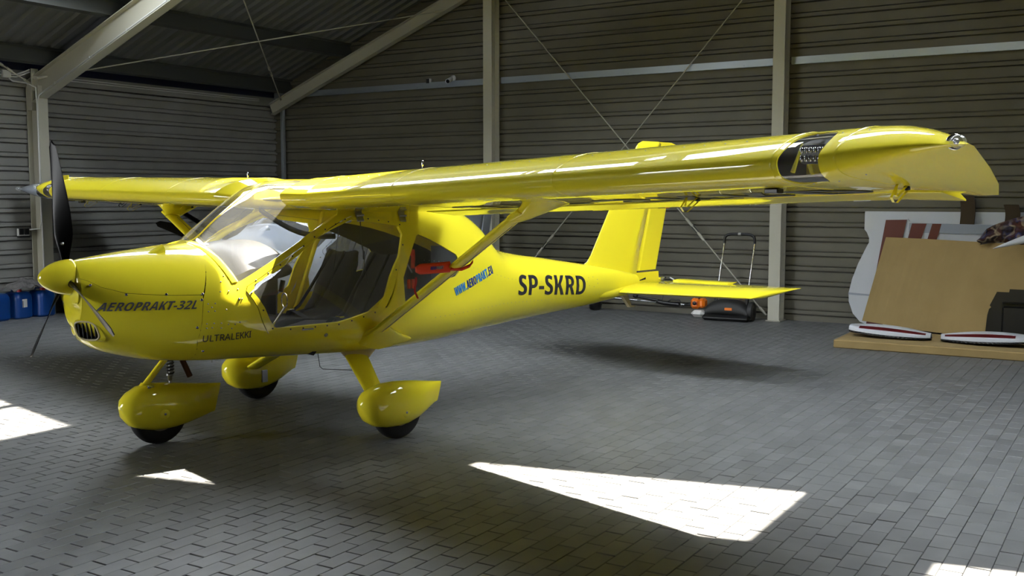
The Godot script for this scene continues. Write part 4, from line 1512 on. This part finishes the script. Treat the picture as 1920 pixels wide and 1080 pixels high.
# ---------------------------------------------------------------- things standing about
func build_things() -> void:
	var g: Geo
	# jerrycans
	for c in [["blue plastic jerrycan at the left edge, leftmost of the three", -13.05, -8.16], ["blue plastic jerrycan with a white paper label, middle of the three", -13.08, -8.50], ["blue plastic jerrycan nearest the wall column", -13.08, -8.85]]:
		var t := thing("jerrycan", c[0], "jerrycan", Vector3(c[1], 0, c[2]), .25, "blue jerrycans by the left wall")
		g = Geo.new()
		var rows := []
		for p in [[0, .86], [.012, .94], [.03, 1], [.27, 1], [.31, .97], [.345, .84], [.36, .62], [.362, .3]]:
			var row := PackedVector3Array()
			for j in 32:
				var w := TAU * j / 32
				row.append(Vector3(.145 * p[1] * pow(absf(cos(w)), .5) * signf(cos(w)), p[0], .155 * p[1] * pow(absf(sin(w)), .5) * signf(sin(w))))
			rows.append(row)
		g.loft(rows)
		part("body", g, M.can_blue, t)
		g = Geo.new()
		g.lathe(Vector3(.05, .355, .02), Vector3.UP, [[0, .034], [.035, .034], [.04, .030], [.04, 0]], 18)
		part("cap", g, M.can_red, t)
		g = Geo.new()
		g.tube([Vector3(-.10, .35, 0), Vector3(-.08, .385, 0), Vector3(-.01, .385, 0), Vector3(.01, .35, 0)], .014, 8)
		part("handle", g, M.can_blue, t)
		if "middle" in c[0]:
			g = Geo.new()
			g.box(Vector3(.147, .21, .03), Vector3(.003, .11, .085), Basis(), .0)
			part("paper_label", g, M.paper, t)
			g = Geo.new()
			g.box(Vector3(.149, .20, .065), Vector3(.002, .09, .012))
			part("label_print", g, M.lettering, t)
	g = Geo.new(); var rows := []
	for i in 15:
		var row := PackedVector3Array()
		for j in 15:
			var u := i / 14.0 - .5; var v := j / 14.0 - .5
			var h := .12 * exp(-(u * u * 7 + v * v * 9)) + .022 * sin(u * 17 + v * 5) * cos(v * 14) - .03 * pow(absf(u) * 2, 4.0)
			row.append(Vector3(-13.03 + v * .42 + .02 * sin(u * 9), .425 + h, -8.58 + u * .52))
		rows.append(row)
	g.grid(rows, false)
	tag(part("dust_cloth", g, M.grey_cloth), "crumpled grey cloth lying over the blue jerrycans", "cloth")
	g = Geo.new(); rows = []
	for p in [[0, .20], [.04, .25], [.16, .27], [.30, .24], [.40, .16], [.46, .07], [.50, .05], [.56, .09]]:
		var row := PackedVector3Array()
		for j in 24:
			var w := TAU * j / 24
			row.append(Vector3(-13.05, p[0], -9.42) + Vector3(cos(w) * .8, 0, sin(w)) * p[1] * (1.0 + .10 * sin(w * 5 + p[0] * 14)))
		rows.append(row)
	g.loft(rows)
	tag(part("bin_bag", g, M.black_plastic), "black plastic sack on the floor behind the propeller", "sack")
	# sockets, junction box, conduits on the left wall
	var t := thing("double_socket", "grey double socket with dark lids on the left wall", "socket", Vector3(-13.33, 1.13, -8.775))
	g = Geo.new(); g.box(Vector3(.02, .02, 0), Vector3(.04, .10, .17), Basis(), .006); part("base", g, M.conduit, t)
	for s in [-1.0, 1.0]:
		g = Geo.new(); g.box(Vector3(.045, .03, s * .04), Vector3(.02, .085, .068), Basis(), .006); part("lid", g, M.outlet_dark, t)
	g = Geo.new(); g.box(Vector3(.03, -.045, 0), Vector3(.06, .02, .16), Basis(), .004); part("lip", g, M.outlet_dark, t)
	g = Geo.new()
	g.box(Vector3(-13.31, 3.29, -8.62), Vector3(.05, .10, .12), Basis(), .006)
	tag(part("junction_box", g, M.conduit), "small grey junction box where the conduits meet", "box")
	g = Geo.new()
	for h in [3.31, 3.275]: g.tube([Vector3(-13.31, h, -6.0), Vector3(-13.31, h, -8.55)], .010, 8)
	struct("cable_conduit", "pair of grey conduits under the eaves left of the junction box", g, M.conduit)
	g = Geo.new()
	for h in [3.31, 3.28]: g.tube([Vector3(-13.31, h - .02, -8.69), Vector3(-13.28, h - .02, -8.75), Vector3(-13.2, h + .02, -8.82), Vector3(-13.16, h + .05, -8.87)], .010, 8)
	struct("cable_conduit", "short curved conduits between the junction box and the rafter", g, M.conduit)
	g = Geo.new()
	for h in [3.31, 3.28]: g.tube([Vector3(-13.31, h, -9.16), Vector3(-13.31, h, -13.3)], .009, 8)
	struct("cable_conduit", "pair of thin conduits under the eaves running to the far corner", g, M.conduit)
	g = Geo.new()
	g.tube([Vector3(-13.31, 3.235, -8.66), Vector3(-13.30, 3.20, -8.70), Vector3(-13.2, 3.18, -8.84), Vector3(-13.08, 3.12, -8.895), Vector3(-13.07, 2.9, -8.90), Vector3(-13.07, 1.3, -8.90), Vector3(-13.10, 1.2, -8.89), Vector3(-13.28, 1.185, -8.86)], .011, 8)
	struct("cable_conduit", "grey conduit running down the side column to the socket", g, M.conduit)
	# sensor box and camera on the back wall
	t = thing("sensor_box", "small dark sensor box with a pale edge on the back wall", "sensor", Vector3(-9.98, 3.465, WZ + .03))
	g = Geo.new(); g.box(Vector3(0, 0, .02), Vector3(.085, .085, .05), Basis(), .006); part("housing", g, M.conduit, t)
	g = Geo.new(); g.box(Vector3(-.008, .004, .047), Vector3(.06, .07, .006), Basis(), .002); part("window_plate", g, M.black_plastic, t)
	t = thing("security_camera", "white bullet security camera above the rail of the back wall", "camera", Vector3(-9.54, 3.445, WZ + .05))
	var ax := Vector3(.25, -.35, 1).normalized()
	g = Geo.new(); g.lathe(Vector3(.03, .04, 0), Vector3(0, 0, 1), [[0, .05], [.025, .045], [.03, .02], [.03, 0]], 18); g.tube([Vector3(.03, .04, .02), Vector3(.02, .02, .08)], .016, 10); part("mount", g, M.white_paint, t)
	g = Geo.new(); g.lathe(Vector3(.0, .03, .02), ax, [[0, 0], [0, .038], [.16, .04], [.17, .036], [.155, .030]], 20); part("housing", g, M.white_paint, t)
	g = Geo.new(); g.lathe(Vector3(.0, .03, .02) + ax * .156, ax, [[0, .032], [.001, 0]], 20); part("lens", g, M.black_gloss, t)
	# foam slabs and glider parts in the right corner
	g = Geo.new()
	g.box(Vector3(-.98, .045, -12.03), Vector3(3.95, .09, 1.06), Basis(Vector3.UP, .01), .010)
	tag(part("foam_slab", g, M.foam), "long beige foam slab lying on the paving", "foam slab")
	# the board bends: its left end leans back on the tail panel
	g = Geo.new()
	var low := [Vector3(-3.08, .10, -13.33), Vector3(-2.6, .10, -12.97), Vector3(-2.13, .10, -12.62), Vector3(-1.6, .10, -12.49), Vector3(-1.0, .10, -12.42), Vector3(.2, .10, -12.34)]
	var high := [Vector3(-2.86, 1.14, -13.50), Vector3(-2.42, 1.14, -13.24), Vector3(-1.95, 1.135, -12.96), Vector3(-1.45, 1.125, -12.80), Vector3(-.9, 1.11, -12.72), Vector3(.2, 1.10, -12.66)]
	var rb0 := []
	for i in 26:
		var k := i / 25.0 * 5.0; var j := mini(int(k), 4); var f := k - j
		var p: Vector3 = low[maxi(j - 1, 0)].cubic_interpolate(low[j], low[j], low[j], 0) if false else low[j].cubic_interpolate(low[j + 1], low[maxi(j - 1, 0)], low[mini(j + 2, 5)], f)
		var q: Vector3 = high[j].cubic_interpolate(high[j + 1], high[maxi(j - 1, 0)], high[mini(j + 2, 5)], f)
		var d := Vector3(.30, -.06, -.72).normalized() * .075
		rb0.append(PackedVector3Array([p, q, q + d, p + d]))
	var flat := Geo.new()
	for i in 25:
		for j in 4: flat.quad(rb0[i][j], rb0[i + 1][j], rb0[i + 1][(j + 1) % 4], rb0[i][(j + 1) % 4], [Vector3(0, .2, 1), Vector3.UP, Vector3(0, 0, -1), Vector3.DOWN][j])
	flat.fan(rb0[0], Vector3.LEFT); flat.fan(rb0[25], Vector3.RIGHT)
	tag(part("foam_board", flat, M.foam), "large beige foam board leaning on the glider parts", "foam board")
	g = Geo.new()
	g.prism(P2([-3.16, 1.225, -3.13, 1.19, -3.10, 1.12, -3.10, .1, -.4, .1, -.4, 1.455, -3.16, 1.455]), Vector3(0, 0, WZ + .06), Vector3.RIGHT, Vector3.UP, Vector3(0, 0, .03))
	tag(part("white_panel", g, M.white_paint), "wide white panel standing against the back wall", "panel")
	t = thing("glider_tail", "white rounded tail panel with dark red bands leaning in the corner", "tail panel", Vector3(0, 0, -.19))
	var outl := P2([-2.90,1.345, -2.62,1.365, -2.60,1.335, -2.52,1.32, -1.20,1.30, -1.20,.10, -3.08,.03, -3.16,.06, -3.25,.16, -3.305,.31, -3.31,.42, -3.27,.60, -3.20,.80, -3.10,1.02, -2.98,1.25])
	g = Geo.new(); g.prism(outl, Vector3(0, 0, -13.42), Vector3.RIGHT, Vector3.UP, Vector3(0, 0, .05)); part("panel_skin", g, M.white_paint, t)
	for b in [[-2.875,1.352, -2.625,1.358, -2.88,.02, -3.08,.02], [-2.565,1.312, -2.395,1.312, -2.52,.9, -2.66,.9], [-2.33,1.312, -2.225,1.312, -2.33,.9, -2.44,.9]]:
		g = Geo.new(); g.prism(P2(b), Vector3(0, 0, -13.353), Vector3.RIGHT, Vector3.UP, Vector3(0, 0, .003)); part("red_band", g, M.dark_red, t)
	g = Geo.new(); g.prism(P2([-2.60,1.20, -1.2,1.19, -1.2,1.30, -2.52,1.318, -2.60,1.32]), Vector3(0, 0, -13.367), Vector3.RIGHT, Vector3.UP, Vector3(0, 0, .012)); part("tape_strip", g, M.pale_grey, t); g = Geo.new(); g.prism(P2([-3.31,.400, -2.98,.390, -2.98,.41, -3.31,.425]), Vector3(0, 0, -13.367), Vector3.RIGHT, Vector3.UP, Vector3(0, 0, .006)); part("tape_strip", g, M.pale_grey, t)
	for q in [["white striped wheel spat half on the foam slab, left one", -2.45, -11.92, -.10, 1.0], ["white striped wheel spat half on the foam slab, right one with hook end", -1.49, -11.90, .03, -1.0]]:
		t = thing("wheel_spat", q[0], "fairing", Vector3(q[1], .09, q[2]), q[3], "striped wheel spat halves on the slab")
		var s: float = q[4]
		g = Geo.new(); var g2 := Geo.new(); var g3 := Geo.new(); rows = []
		var rs := []; var rb := []
		for i in 21:
			var k := i / 20.0; var x := (k - .5) * .86 * s
			var w := .17 * (pow(sin(clampf(k * 1.10 + .22, 0, 1.32) / 1.32 * PI * .98), .6)); var hh := .035 + .055 * sin(clampf(k * .8 + .12, 0, 1) * PI)
			if k < .04: w *= .75
			var zc := -.03 * k
			var row := PackedVector3Array(); var row2 := PackedVector3Array()
			for j in 17:
				var an := PI * j / 16.0
				row.append(Vector3(x, .035 + (.075 - .05 * k) * (1.0 - k) * .5 + hh * pow(sin(an), .7), zc + cos(an) * w))
			rows.append(row)
			for j in 4:
				var an := deg_to_rad(lerpf(22, 48, j / 3.0))
				row2.append(Vector3(x, .0375 + (.075 - .05 * k) * (1.0 - k) * .5 + hh * pow(sin(an), .7), zc + cos(an) * w * 1.012))
			if k > .1 and k < .96: rs.append(row2)
			var base := row[0]; var b2 := row[16]
			rb.append(PackedVector3Array([base + Vector3(0, .0, .003), base - Vector3(0, .022, .012), b2 - Vector3(0, .022, -.012), b2 - Vector3(0, 0, .003)]))
		g.grid(rows, false); part("shell", g, M.white_paint, t)
		g2.grid(rs, false); part("red_stripe", g2, M.dark_red, t)
		g3.loft(rb); part("lower_edge", g3, M.black_plastic, t)
		g = Geo.new(); g.ball(Vector3(-.32 * s, .100, .02), Vector3(.022, .006, .012), Basis(), 10)
		if s < 0: g.tube([Vector3(.40, .05, .05), Vector3(.46, .09, .05), Vector3(.62, .10, .05)], .018, 8)
		part("latch_hole", g, M.black_plastic, t)
	# black moulded tray
	t = thing("black_tray", "black moulded plastic tray standing on the slab by the foam board", "tray", Vector3(-1.19, .17, -12.40))
	t.transform.basis = Basis(Vector3.RIGHT, -.10)
	g = Geo.new(); g.prism(P2([-.36,-.08, -.345,.18, -.33,.25, -.31,.27, -.325,.29, -.26,.44, -.14,.44, -.135,.475, .7,.47, .7,-.08]), Vector3.ZERO, Vector3.RIGHT, Vector3.UP, Vector3(0, 0, .03)); part("tray_sheet", g, M.black_plastic, t)
	g = Geo.new(); g.box(Vector3(.22, .13, .035), Vector3(.84, .32, .05), Basis(), .02); part("tray_well", g, M.black_plastic, t)
	g = Geo.new(); g.box(Vector3(.22, .325, .05), Vector3(.84, .02, .05), Basis(), .008); part("tray_ridge", g, M.black_plastic, t)
	# blanket, white probe, straps
	g = Geo.new(); rows = []
	for i in 21:
		var row := PackedVector3Array()
		for j in 13:
			var u := i / 20.0; var v := j / 12.0
			var x := -1.70 + u * 1.2; var top := 1.20 + .33 * sqrt(clampf(u * 1.7, 0, 1)) ; var bot := 1.10 + .03 * sin(u * 9)
			row.append(Vector3(x + .02 * sin(v * 9), lerpf(top, bot, v) - (.06 * (1.0 - u) if j == 0 else 0.0), -12.84 + .10 * sin(v * PI * .8) + .022 * sin(u * 21 + v * 7) + .02 * sin(v * 13 - u * 8)))
		rows.append(row)
	g.grid(rows, false, false)
	tag(part("flowered_blanket", g, M.blanket), "brown flowered blanket bundled on top of the foam board", "blanket")
	t = thing("probe_tube", "white tapered probe pointing left in front of the blanket", "probe", Vector3(-1.52, 1.075, -12.50))
	g = Geo.new(); g.lathe(Vector3.ZERO, Vector3(.92, .32, .0), [[0, .002], [.10, .017], [.25, .035], [.36, .045], [.75, .05], [.75, 0]], 20); part("cone", g, M.white_paint, t)
	g = Geo.new(); g.lathe(Vector3(.33, .06, .03), Vector3(.92, .2, .1), [[0, 0], [0, .035], [.4, .035], [.4, 0]], 16); part("mount", g, M.pale_grey, t)
	for q in [[-1.97, 1.655, 1.27, "brown webbing strap hanging over the white panel, left one"], [-1.48, 1.545, 1.30, "brown webbing strap behind the flowered blanket"]]:
		g = Geo.new(); rows = []
		for i in 9:
			var k := i / 8.0; var h: float = lerpf(q[1], q[2], k); var x: float = q[0] + .035 * k + .012 * sin(k * 4)
			rows.append(PackedVector3Array([Vector3(x - .08, h, -13.640 + .09 * k), Vector3(x + .08, h, -13.640 + .09 * k), Vector3(x + .08, h, -13.663 + .09 * k), Vector3(x - .08, h, -13.663 + .09 * k)]))
		g.loft(rows)
		tag(part("webbing_strap", g, M.strap_brown), q[3], "strap", "brown straps over the panel")
	# push sweeper
	t = thing("push_sweeper", "dark push sweeper with a tall tubular handle by the right column", "sweeper", Vector3(-4.80, 0, -13.36), .06)
	g = Geo.new(); rows = []
	for i in 13:
		var k := i / 12.0; var x := lerpf(-.30, .27, k)
		var row := PackedVector3Array()
		var hh := .235 * pow(sin(clampf(k * .9 + .06, 0, 1) * PI), .30)
		for j in 13:
			var an := PI * j / 12.0
			row.append(Vector3(x, .05 + hh * pow(sin(an), .6), cos(an) * .17))
		rows.append(row)
	g.loft(rows); part("hood", g, M.sweeper_grey, t)
	g = Geo.new(); g.box(Vector3(.0, .045, .10), Vector3(.64, .075, .28), Basis(), .03); part("skirt", g, M.black_plastic, t)
	g = Geo.new(); g.lathe(Vector3(.26, .125, .03), Vector3(1, 0, 0), [[0, 0], [0, .12], [.01, .13], [.055, .13], [.065, .12], [.065, .06], [.05, .05], [.05, 0]], 26); part("wheel", g, M.sweeper_grey, t)
	g = Geo.new(); g.box(Vector3(.02, .16, .168), Vector3(.10, .035, .008), Basis(), .003); part("badge", g, M.tool_orange, t)
	g = Geo.new(); g.box(Vector3(.08, .283, -.02), Vector3(.22, .014, .05), Basis(), .005); part("lid_strip", g, M.tool_orange, t)
	g = Geo.new()
	for x in [-.20, .22]: g.tube([Vector3(x, .16, .02), Vector3(x + .01, .30, .0)], .022, 8)
	part("handle_socket", g, M.black_plastic, t)
	g = Geo.new()
	g.tube([Vector3(-.19, .28, .0), Vector3(-.115, 1.02, -.06)], .011, 8); g.tube([Vector3(.225, .28, .0), Vector3(.295, 1.02, -.06)], .011, 8)
	part("handle_tube", g, M.chrome, t)
	g = Geo.new(); var path := []
	for k in 17:
		var w := PI * k / 16.0
		path.append(Vector3(.09 - .205 * pow(absf(cos(w)), .45) * signf(cos(w)), 1.02 + .125 * pow(sin(w), .55), -.062))
	g.tube(path, .018, 10); part("handle_grip", g, M.black_plastic, t)
	g = Geo.new(); g.tube([Vector3(.07, 1.145, -.062), Vector3(.11, 1.145, -.062)], .0195, 10); part("grip_clip", g, M.conduit, t)
	# brush cutter lying along the wall
	t = thing("brush_cutter", "orange brush cutter with a long steel shaft lying along the back wall", "brush cutter", Vector3(-5.27, 0, -13.42))
	g = Geo.new(); g.box(Vector3(-.02, .195, .02), Vector3(.13, .14, .17), Basis(), .03); g.box(Vector3(.06, .20, .0), Vector3(.09, .13, .15), Basis(), .03); part("engine_cover", g, M.tool_orange, t)
	g = Geo.new(); g.lathe(Vector3(-.02, .20, .10), Vector3(0, 0, 1), [[0, .028], [.012, .026], [.012, 0]], 16); g.lathe(Vector3(-.01, .26, .02), Vector3.UP, [[0, .035], [.02, .035], [.03, .02], [.03, 0]], 14); part("starter", g, M.black_plastic, t)
	g = Geo.new(); g.box(Vector3(.015, .198, .105), Vector3(.012, .05, .01), Basis(), .003); part("red_switch", g, M.can_red, t)
	g = Geo.new(); g.box(Vector3(.01, .055, .02), Vector3(.19, .10, .17), Basis(), .045); part("fuel_tank", g, M.paper, t)
	g = Geo.new(); g.tube([Vector3(-.09, .175, .0), Vector3(-.2, .155, 0)], .035, 12, .02); part("clutch_housing", g, M.sweeper_grey, t)
	g = Geo.new(); g.tube([Vector3(-.2, .16, 0), Vector3(-1.62, .20, -.10)], .013, 10); part("shaft", g, M.chrome, t)
	g = Geo.new(); g.tube([Vector3(-.28, .158, 0), Vector3(-.50, .165, -.015), Vector3(-.62, .185, -.02)], .030, 10); g.tube([Vector3(-.46, .19, .0), Vector3(-.40, .225, .0), Vector3(-.28, .22, .0), Vector3(-.26, .18, .0)], .010, 8); part("rear_grip", g, M.black_plastic, t)
	g = Geo.new(); g.tube([Vector3(-.92, .25, 0), Vector3(-.92, .36, .02)], .024, 10); g.tube([Vector3(-.92, .24, 0), Vector3(-.6, .20, 0)], .016, 8); g.ball(Vector3(-.94, .245, 0), Vector3(.045, .03, .03)); part("front_handle", g, M.black_plastic, t)
	g = Geo.new(); g.tube([Vector3(-.55, .20, 0), Vector3(-.50, .32, .02)], .012, 8); part("throttle_lever", g, M.chrome, t)
	g = Geo.new(); g.box(Vector3(-.495, .335, .02), Vector3(.06, .035, .03), Basis(), .008); part("lever_knob", g, M.tool_orange, t)
	g = Geo.new(); g.tube([Vector3(-.28, .18, 0), Vector3(-.24, .13, .02), Vector3(-.18, .16, .03), Vector3(-.08, .21, .03)], .007, 6); part("throttle_cable", g, M.rubber, t)
	g = Geo.new(); g.lathe(Vector3(-1.62, .11, -.09), Vector3(.1, 1, .15), [[-.105, 0], [-.105, .05], [-.09, .085], [-.02, .10], [.04, .085], [.085, .05], [.09, 0]], 10); g.box(Vector3(-1.72, .17, -.08), Vector3(.14, .02, .12), Basis(Vector3.BACK, -.3), .004); part("cutting_head", g, M.black_plastic, t)
	g = Geo.new(); g.box(Vector3(-1.62, .14, .012), Vector3(.05, .012, .01), Basis(Vector3.BACK, -.2)); part("head_mark", g, M.tool_orange, t)

func pitot_cover(root: Transform3D) -> void:
	var t := thing("pitot_cover", "orange fabric pitot cover hanging on the near wing strut", "pitot cover")
	t.transform = root
	var c := V(.05, 1.638, 1.201)    # on the strut
	var d := V(1, .02, -.015).normalized()
	var g := Geo.new(); var rows := []
	for i in 9:
		var k := i / 8.0; var p := c + V(.05, .02, .012) + d * k * .27
		var h := lerpf(.034, .032, k) if k < .88 else lerpf(.032, .018, (k - .88) / .12)
		var w := .006
		var dz := -.010 * maxf(0, k - .8) * 5 * .0
		rows.append(PackedVector3Array([p + Vector3(0, h + dz, 0), p + Vector3(-w, h * .6, 0), p + Vector3(-w, -h * .6, 0), p + Vector3(0, -h, 0), p + Vector3(w, -h * .6, 0), p + Vector3(w, h * .6, 0)]))
	g.loft(rows)
	var cov := part("sleeve", g, M.orange, t)
	g = Geo.new(); rows = []
	for p in [c + V(.06, .04, .0), c + V(-.02, .05, -.004), c + V(-.10, .03, .012), c + V(-.17, -.02, .035)]:
		rows.append(PackedVector3Array([p + Vector3(0, .011, 0), p + Vector3(-.003, 0, 0), p + Vector3(0, -.011, 0), p + Vector3(.003, 0, 0)]))
	g.loft(rows)
	part("tie", g, M.orange, t)
	g = Geo.new(); rows = []
	for i in 7:
		var k := i / 6.0; var p := c + d * .305 + Vector3(.012 * sin(k * 5), -.035 - .13 * k, .01 * sin(k * 7))
		rows.append(PackedVector3Array([p + Vector3(0, 0, .008), p + Vector3(-.002, 0, 0), p + Vector3(0, 0, -.008), p + Vector3(.002, 0, 0)]))
	g.loft(rows)
	part("ribbon", g, M.red_strap, t)
	g = Geo.new(); g.lathe(c + d * .30 + Vector3(-.007, -.012, 0), Vector3(-1, 0, 0), [[0, .006], [.003, .006], [.003, 0]], 10); part("eyelet", g, M.black_plastic, t)
	for i in 2:
		letters("cover_lettering", ["AERO", "PRAKT"][i], true, [M.dark_blue, M.pale_grey][i], cov, func(u: float, v: float, o: float):
			var k: float = lerpf([.60, .42][i], [.43, .22][i], u)
			return c + V(.05, .02, .012) + d * k * .27 + Vector3(-.0065 - o, -.009 + v * .02, 0))

func recolour(a: Node, pairs: Dictionary) -> void:
	for o in a.find_children("*", "MeshInstance3D", true, false):
		var m: Material = o.mesh.surface_get_material(0)
		if pairs.has(m): o.set_surface_override_material(0, pairs[m])

func _ready() -> void:
	# camera
	var cam := Camera3D.new(); cam.name = "camera"
	cam.fov = 30.75; cam.near = .05; cam.far = 400.0
	cam.position = Vector3(0, 1.65, 0); cam.rotation_degrees = Vector3(-5.03, 31.6, 0)
	add_child(cam); cam.current = true
	# sky, sun, exposure
	var env := Environment.new()
	var sky := Sky.new(); var pm := ProceduralSkyMaterial.new()
	pm.sky_top_color = Color(.86, .89, .93); pm.sky_horizon_color = Color(.94, .95, .95); pm.sky_curve = .18
	pm.ground_bottom_color = Color(.35, .36, .34); pm.ground_horizon_color = Color(.55, .58, .58); pm.sun_angle_max = 8.0
	pm.energy_multiplier = SKY_E
	sky.sky_material = pm
	env.background_mode = Environment.BG_SKY; env.sky = sky
	env.tonemap_mode = Environment.TONE_MAPPER_LINEAR; env.tonemap_exposure = EXPO
	env.sdfgi_enabled = true; env.ssao_enabled = true; env.ssil_enabled = true
	var we := WorldEnvironment.new(); we.name = "world_environment"; we.environment = env; add_child(we)
	var sun := DirectionalLight3D.new(); sun.name = "sun"
	sun.light_color = Color(1.0, .96, .90); sun.light_energy = SUN_E; sun.light_angular_distance = .53; sun.shadow_enabled = true
	add_child(sun)
	sun.look_at_from_position(Vector3.ZERO, Vector3(-.10, -1.0, .58), Vector3.UP)

	materials(); prepare()
	build_floor(); build_walls(); build_roof(); build_steel()
	# the yellow aircraft: nose towards the door, slightly left
	var F := Vector3(-.27272, 0, .96209); var P := Vector3(.96209, 0, .27272)
	var root := Transform3D(Basis(-P, Vector3.UP, -F), Vector3(-5.278, 0, -5.849))
	var a := build_aircraft("glossy yellow high-wing light aircraft with black propeller in the middle of the hangar")
	# the second aircraft behind it
	var b: Node3D = a.duplicate()
	b.name = "light_aircraft_001"; add_child(b)
	recolour(b, {M.yellow: M.pale_grey, M.cream: M.pale_grey})
	for o in b.get_children():
		if o.name in ["wing", "wing_strut", "stabilizer"]: o.free()
		elif o.name in ["tail_fin", "rudder"]: o.scale.y = .9
	for o in b.find_children("wing_strut*", "", true, false): recolour_one(o)
	for o in b.find_children("landing_leg*", "", true, false): recolour_one(o)
	for o in b.find_children("flaperon_bracket*", "", true, false): recolour_one(o)
	for o in b.find_children("propeller_blade*", "", true, false):
		var hub := Vector3(0, 1.145, 0); var bs := Basis(Vector3.BACK, deg_to_rad(57))
		o.transform = Transform3D(bs, hub - bs * hub)
	tag(b, "pale grey light aircraft mostly hidden behind the yellow one", "aircraft")
	a.transform = root
	var yaw := deg_to_rad(20.0)
	var F2 := F * cos(yaw) + P * sin(yaw); var Q2 := P * cos(yaw) - F * sin(yaw)
	b.transform = Transform3D(Basis(-Q2, Vector3.UP, -F2), Vector3(-8.30, 0, -9.36))
	yellow_words(a)
	pitot_cover(root)
	build_things()

func recolour_one(o: Node) -> void:
	o.set_surface_override_material(0, M.black_gloss)
	for c in o.get_children():
		if c is MeshInstance3D: c.set_surface_override_material(0, M.black_gloss)
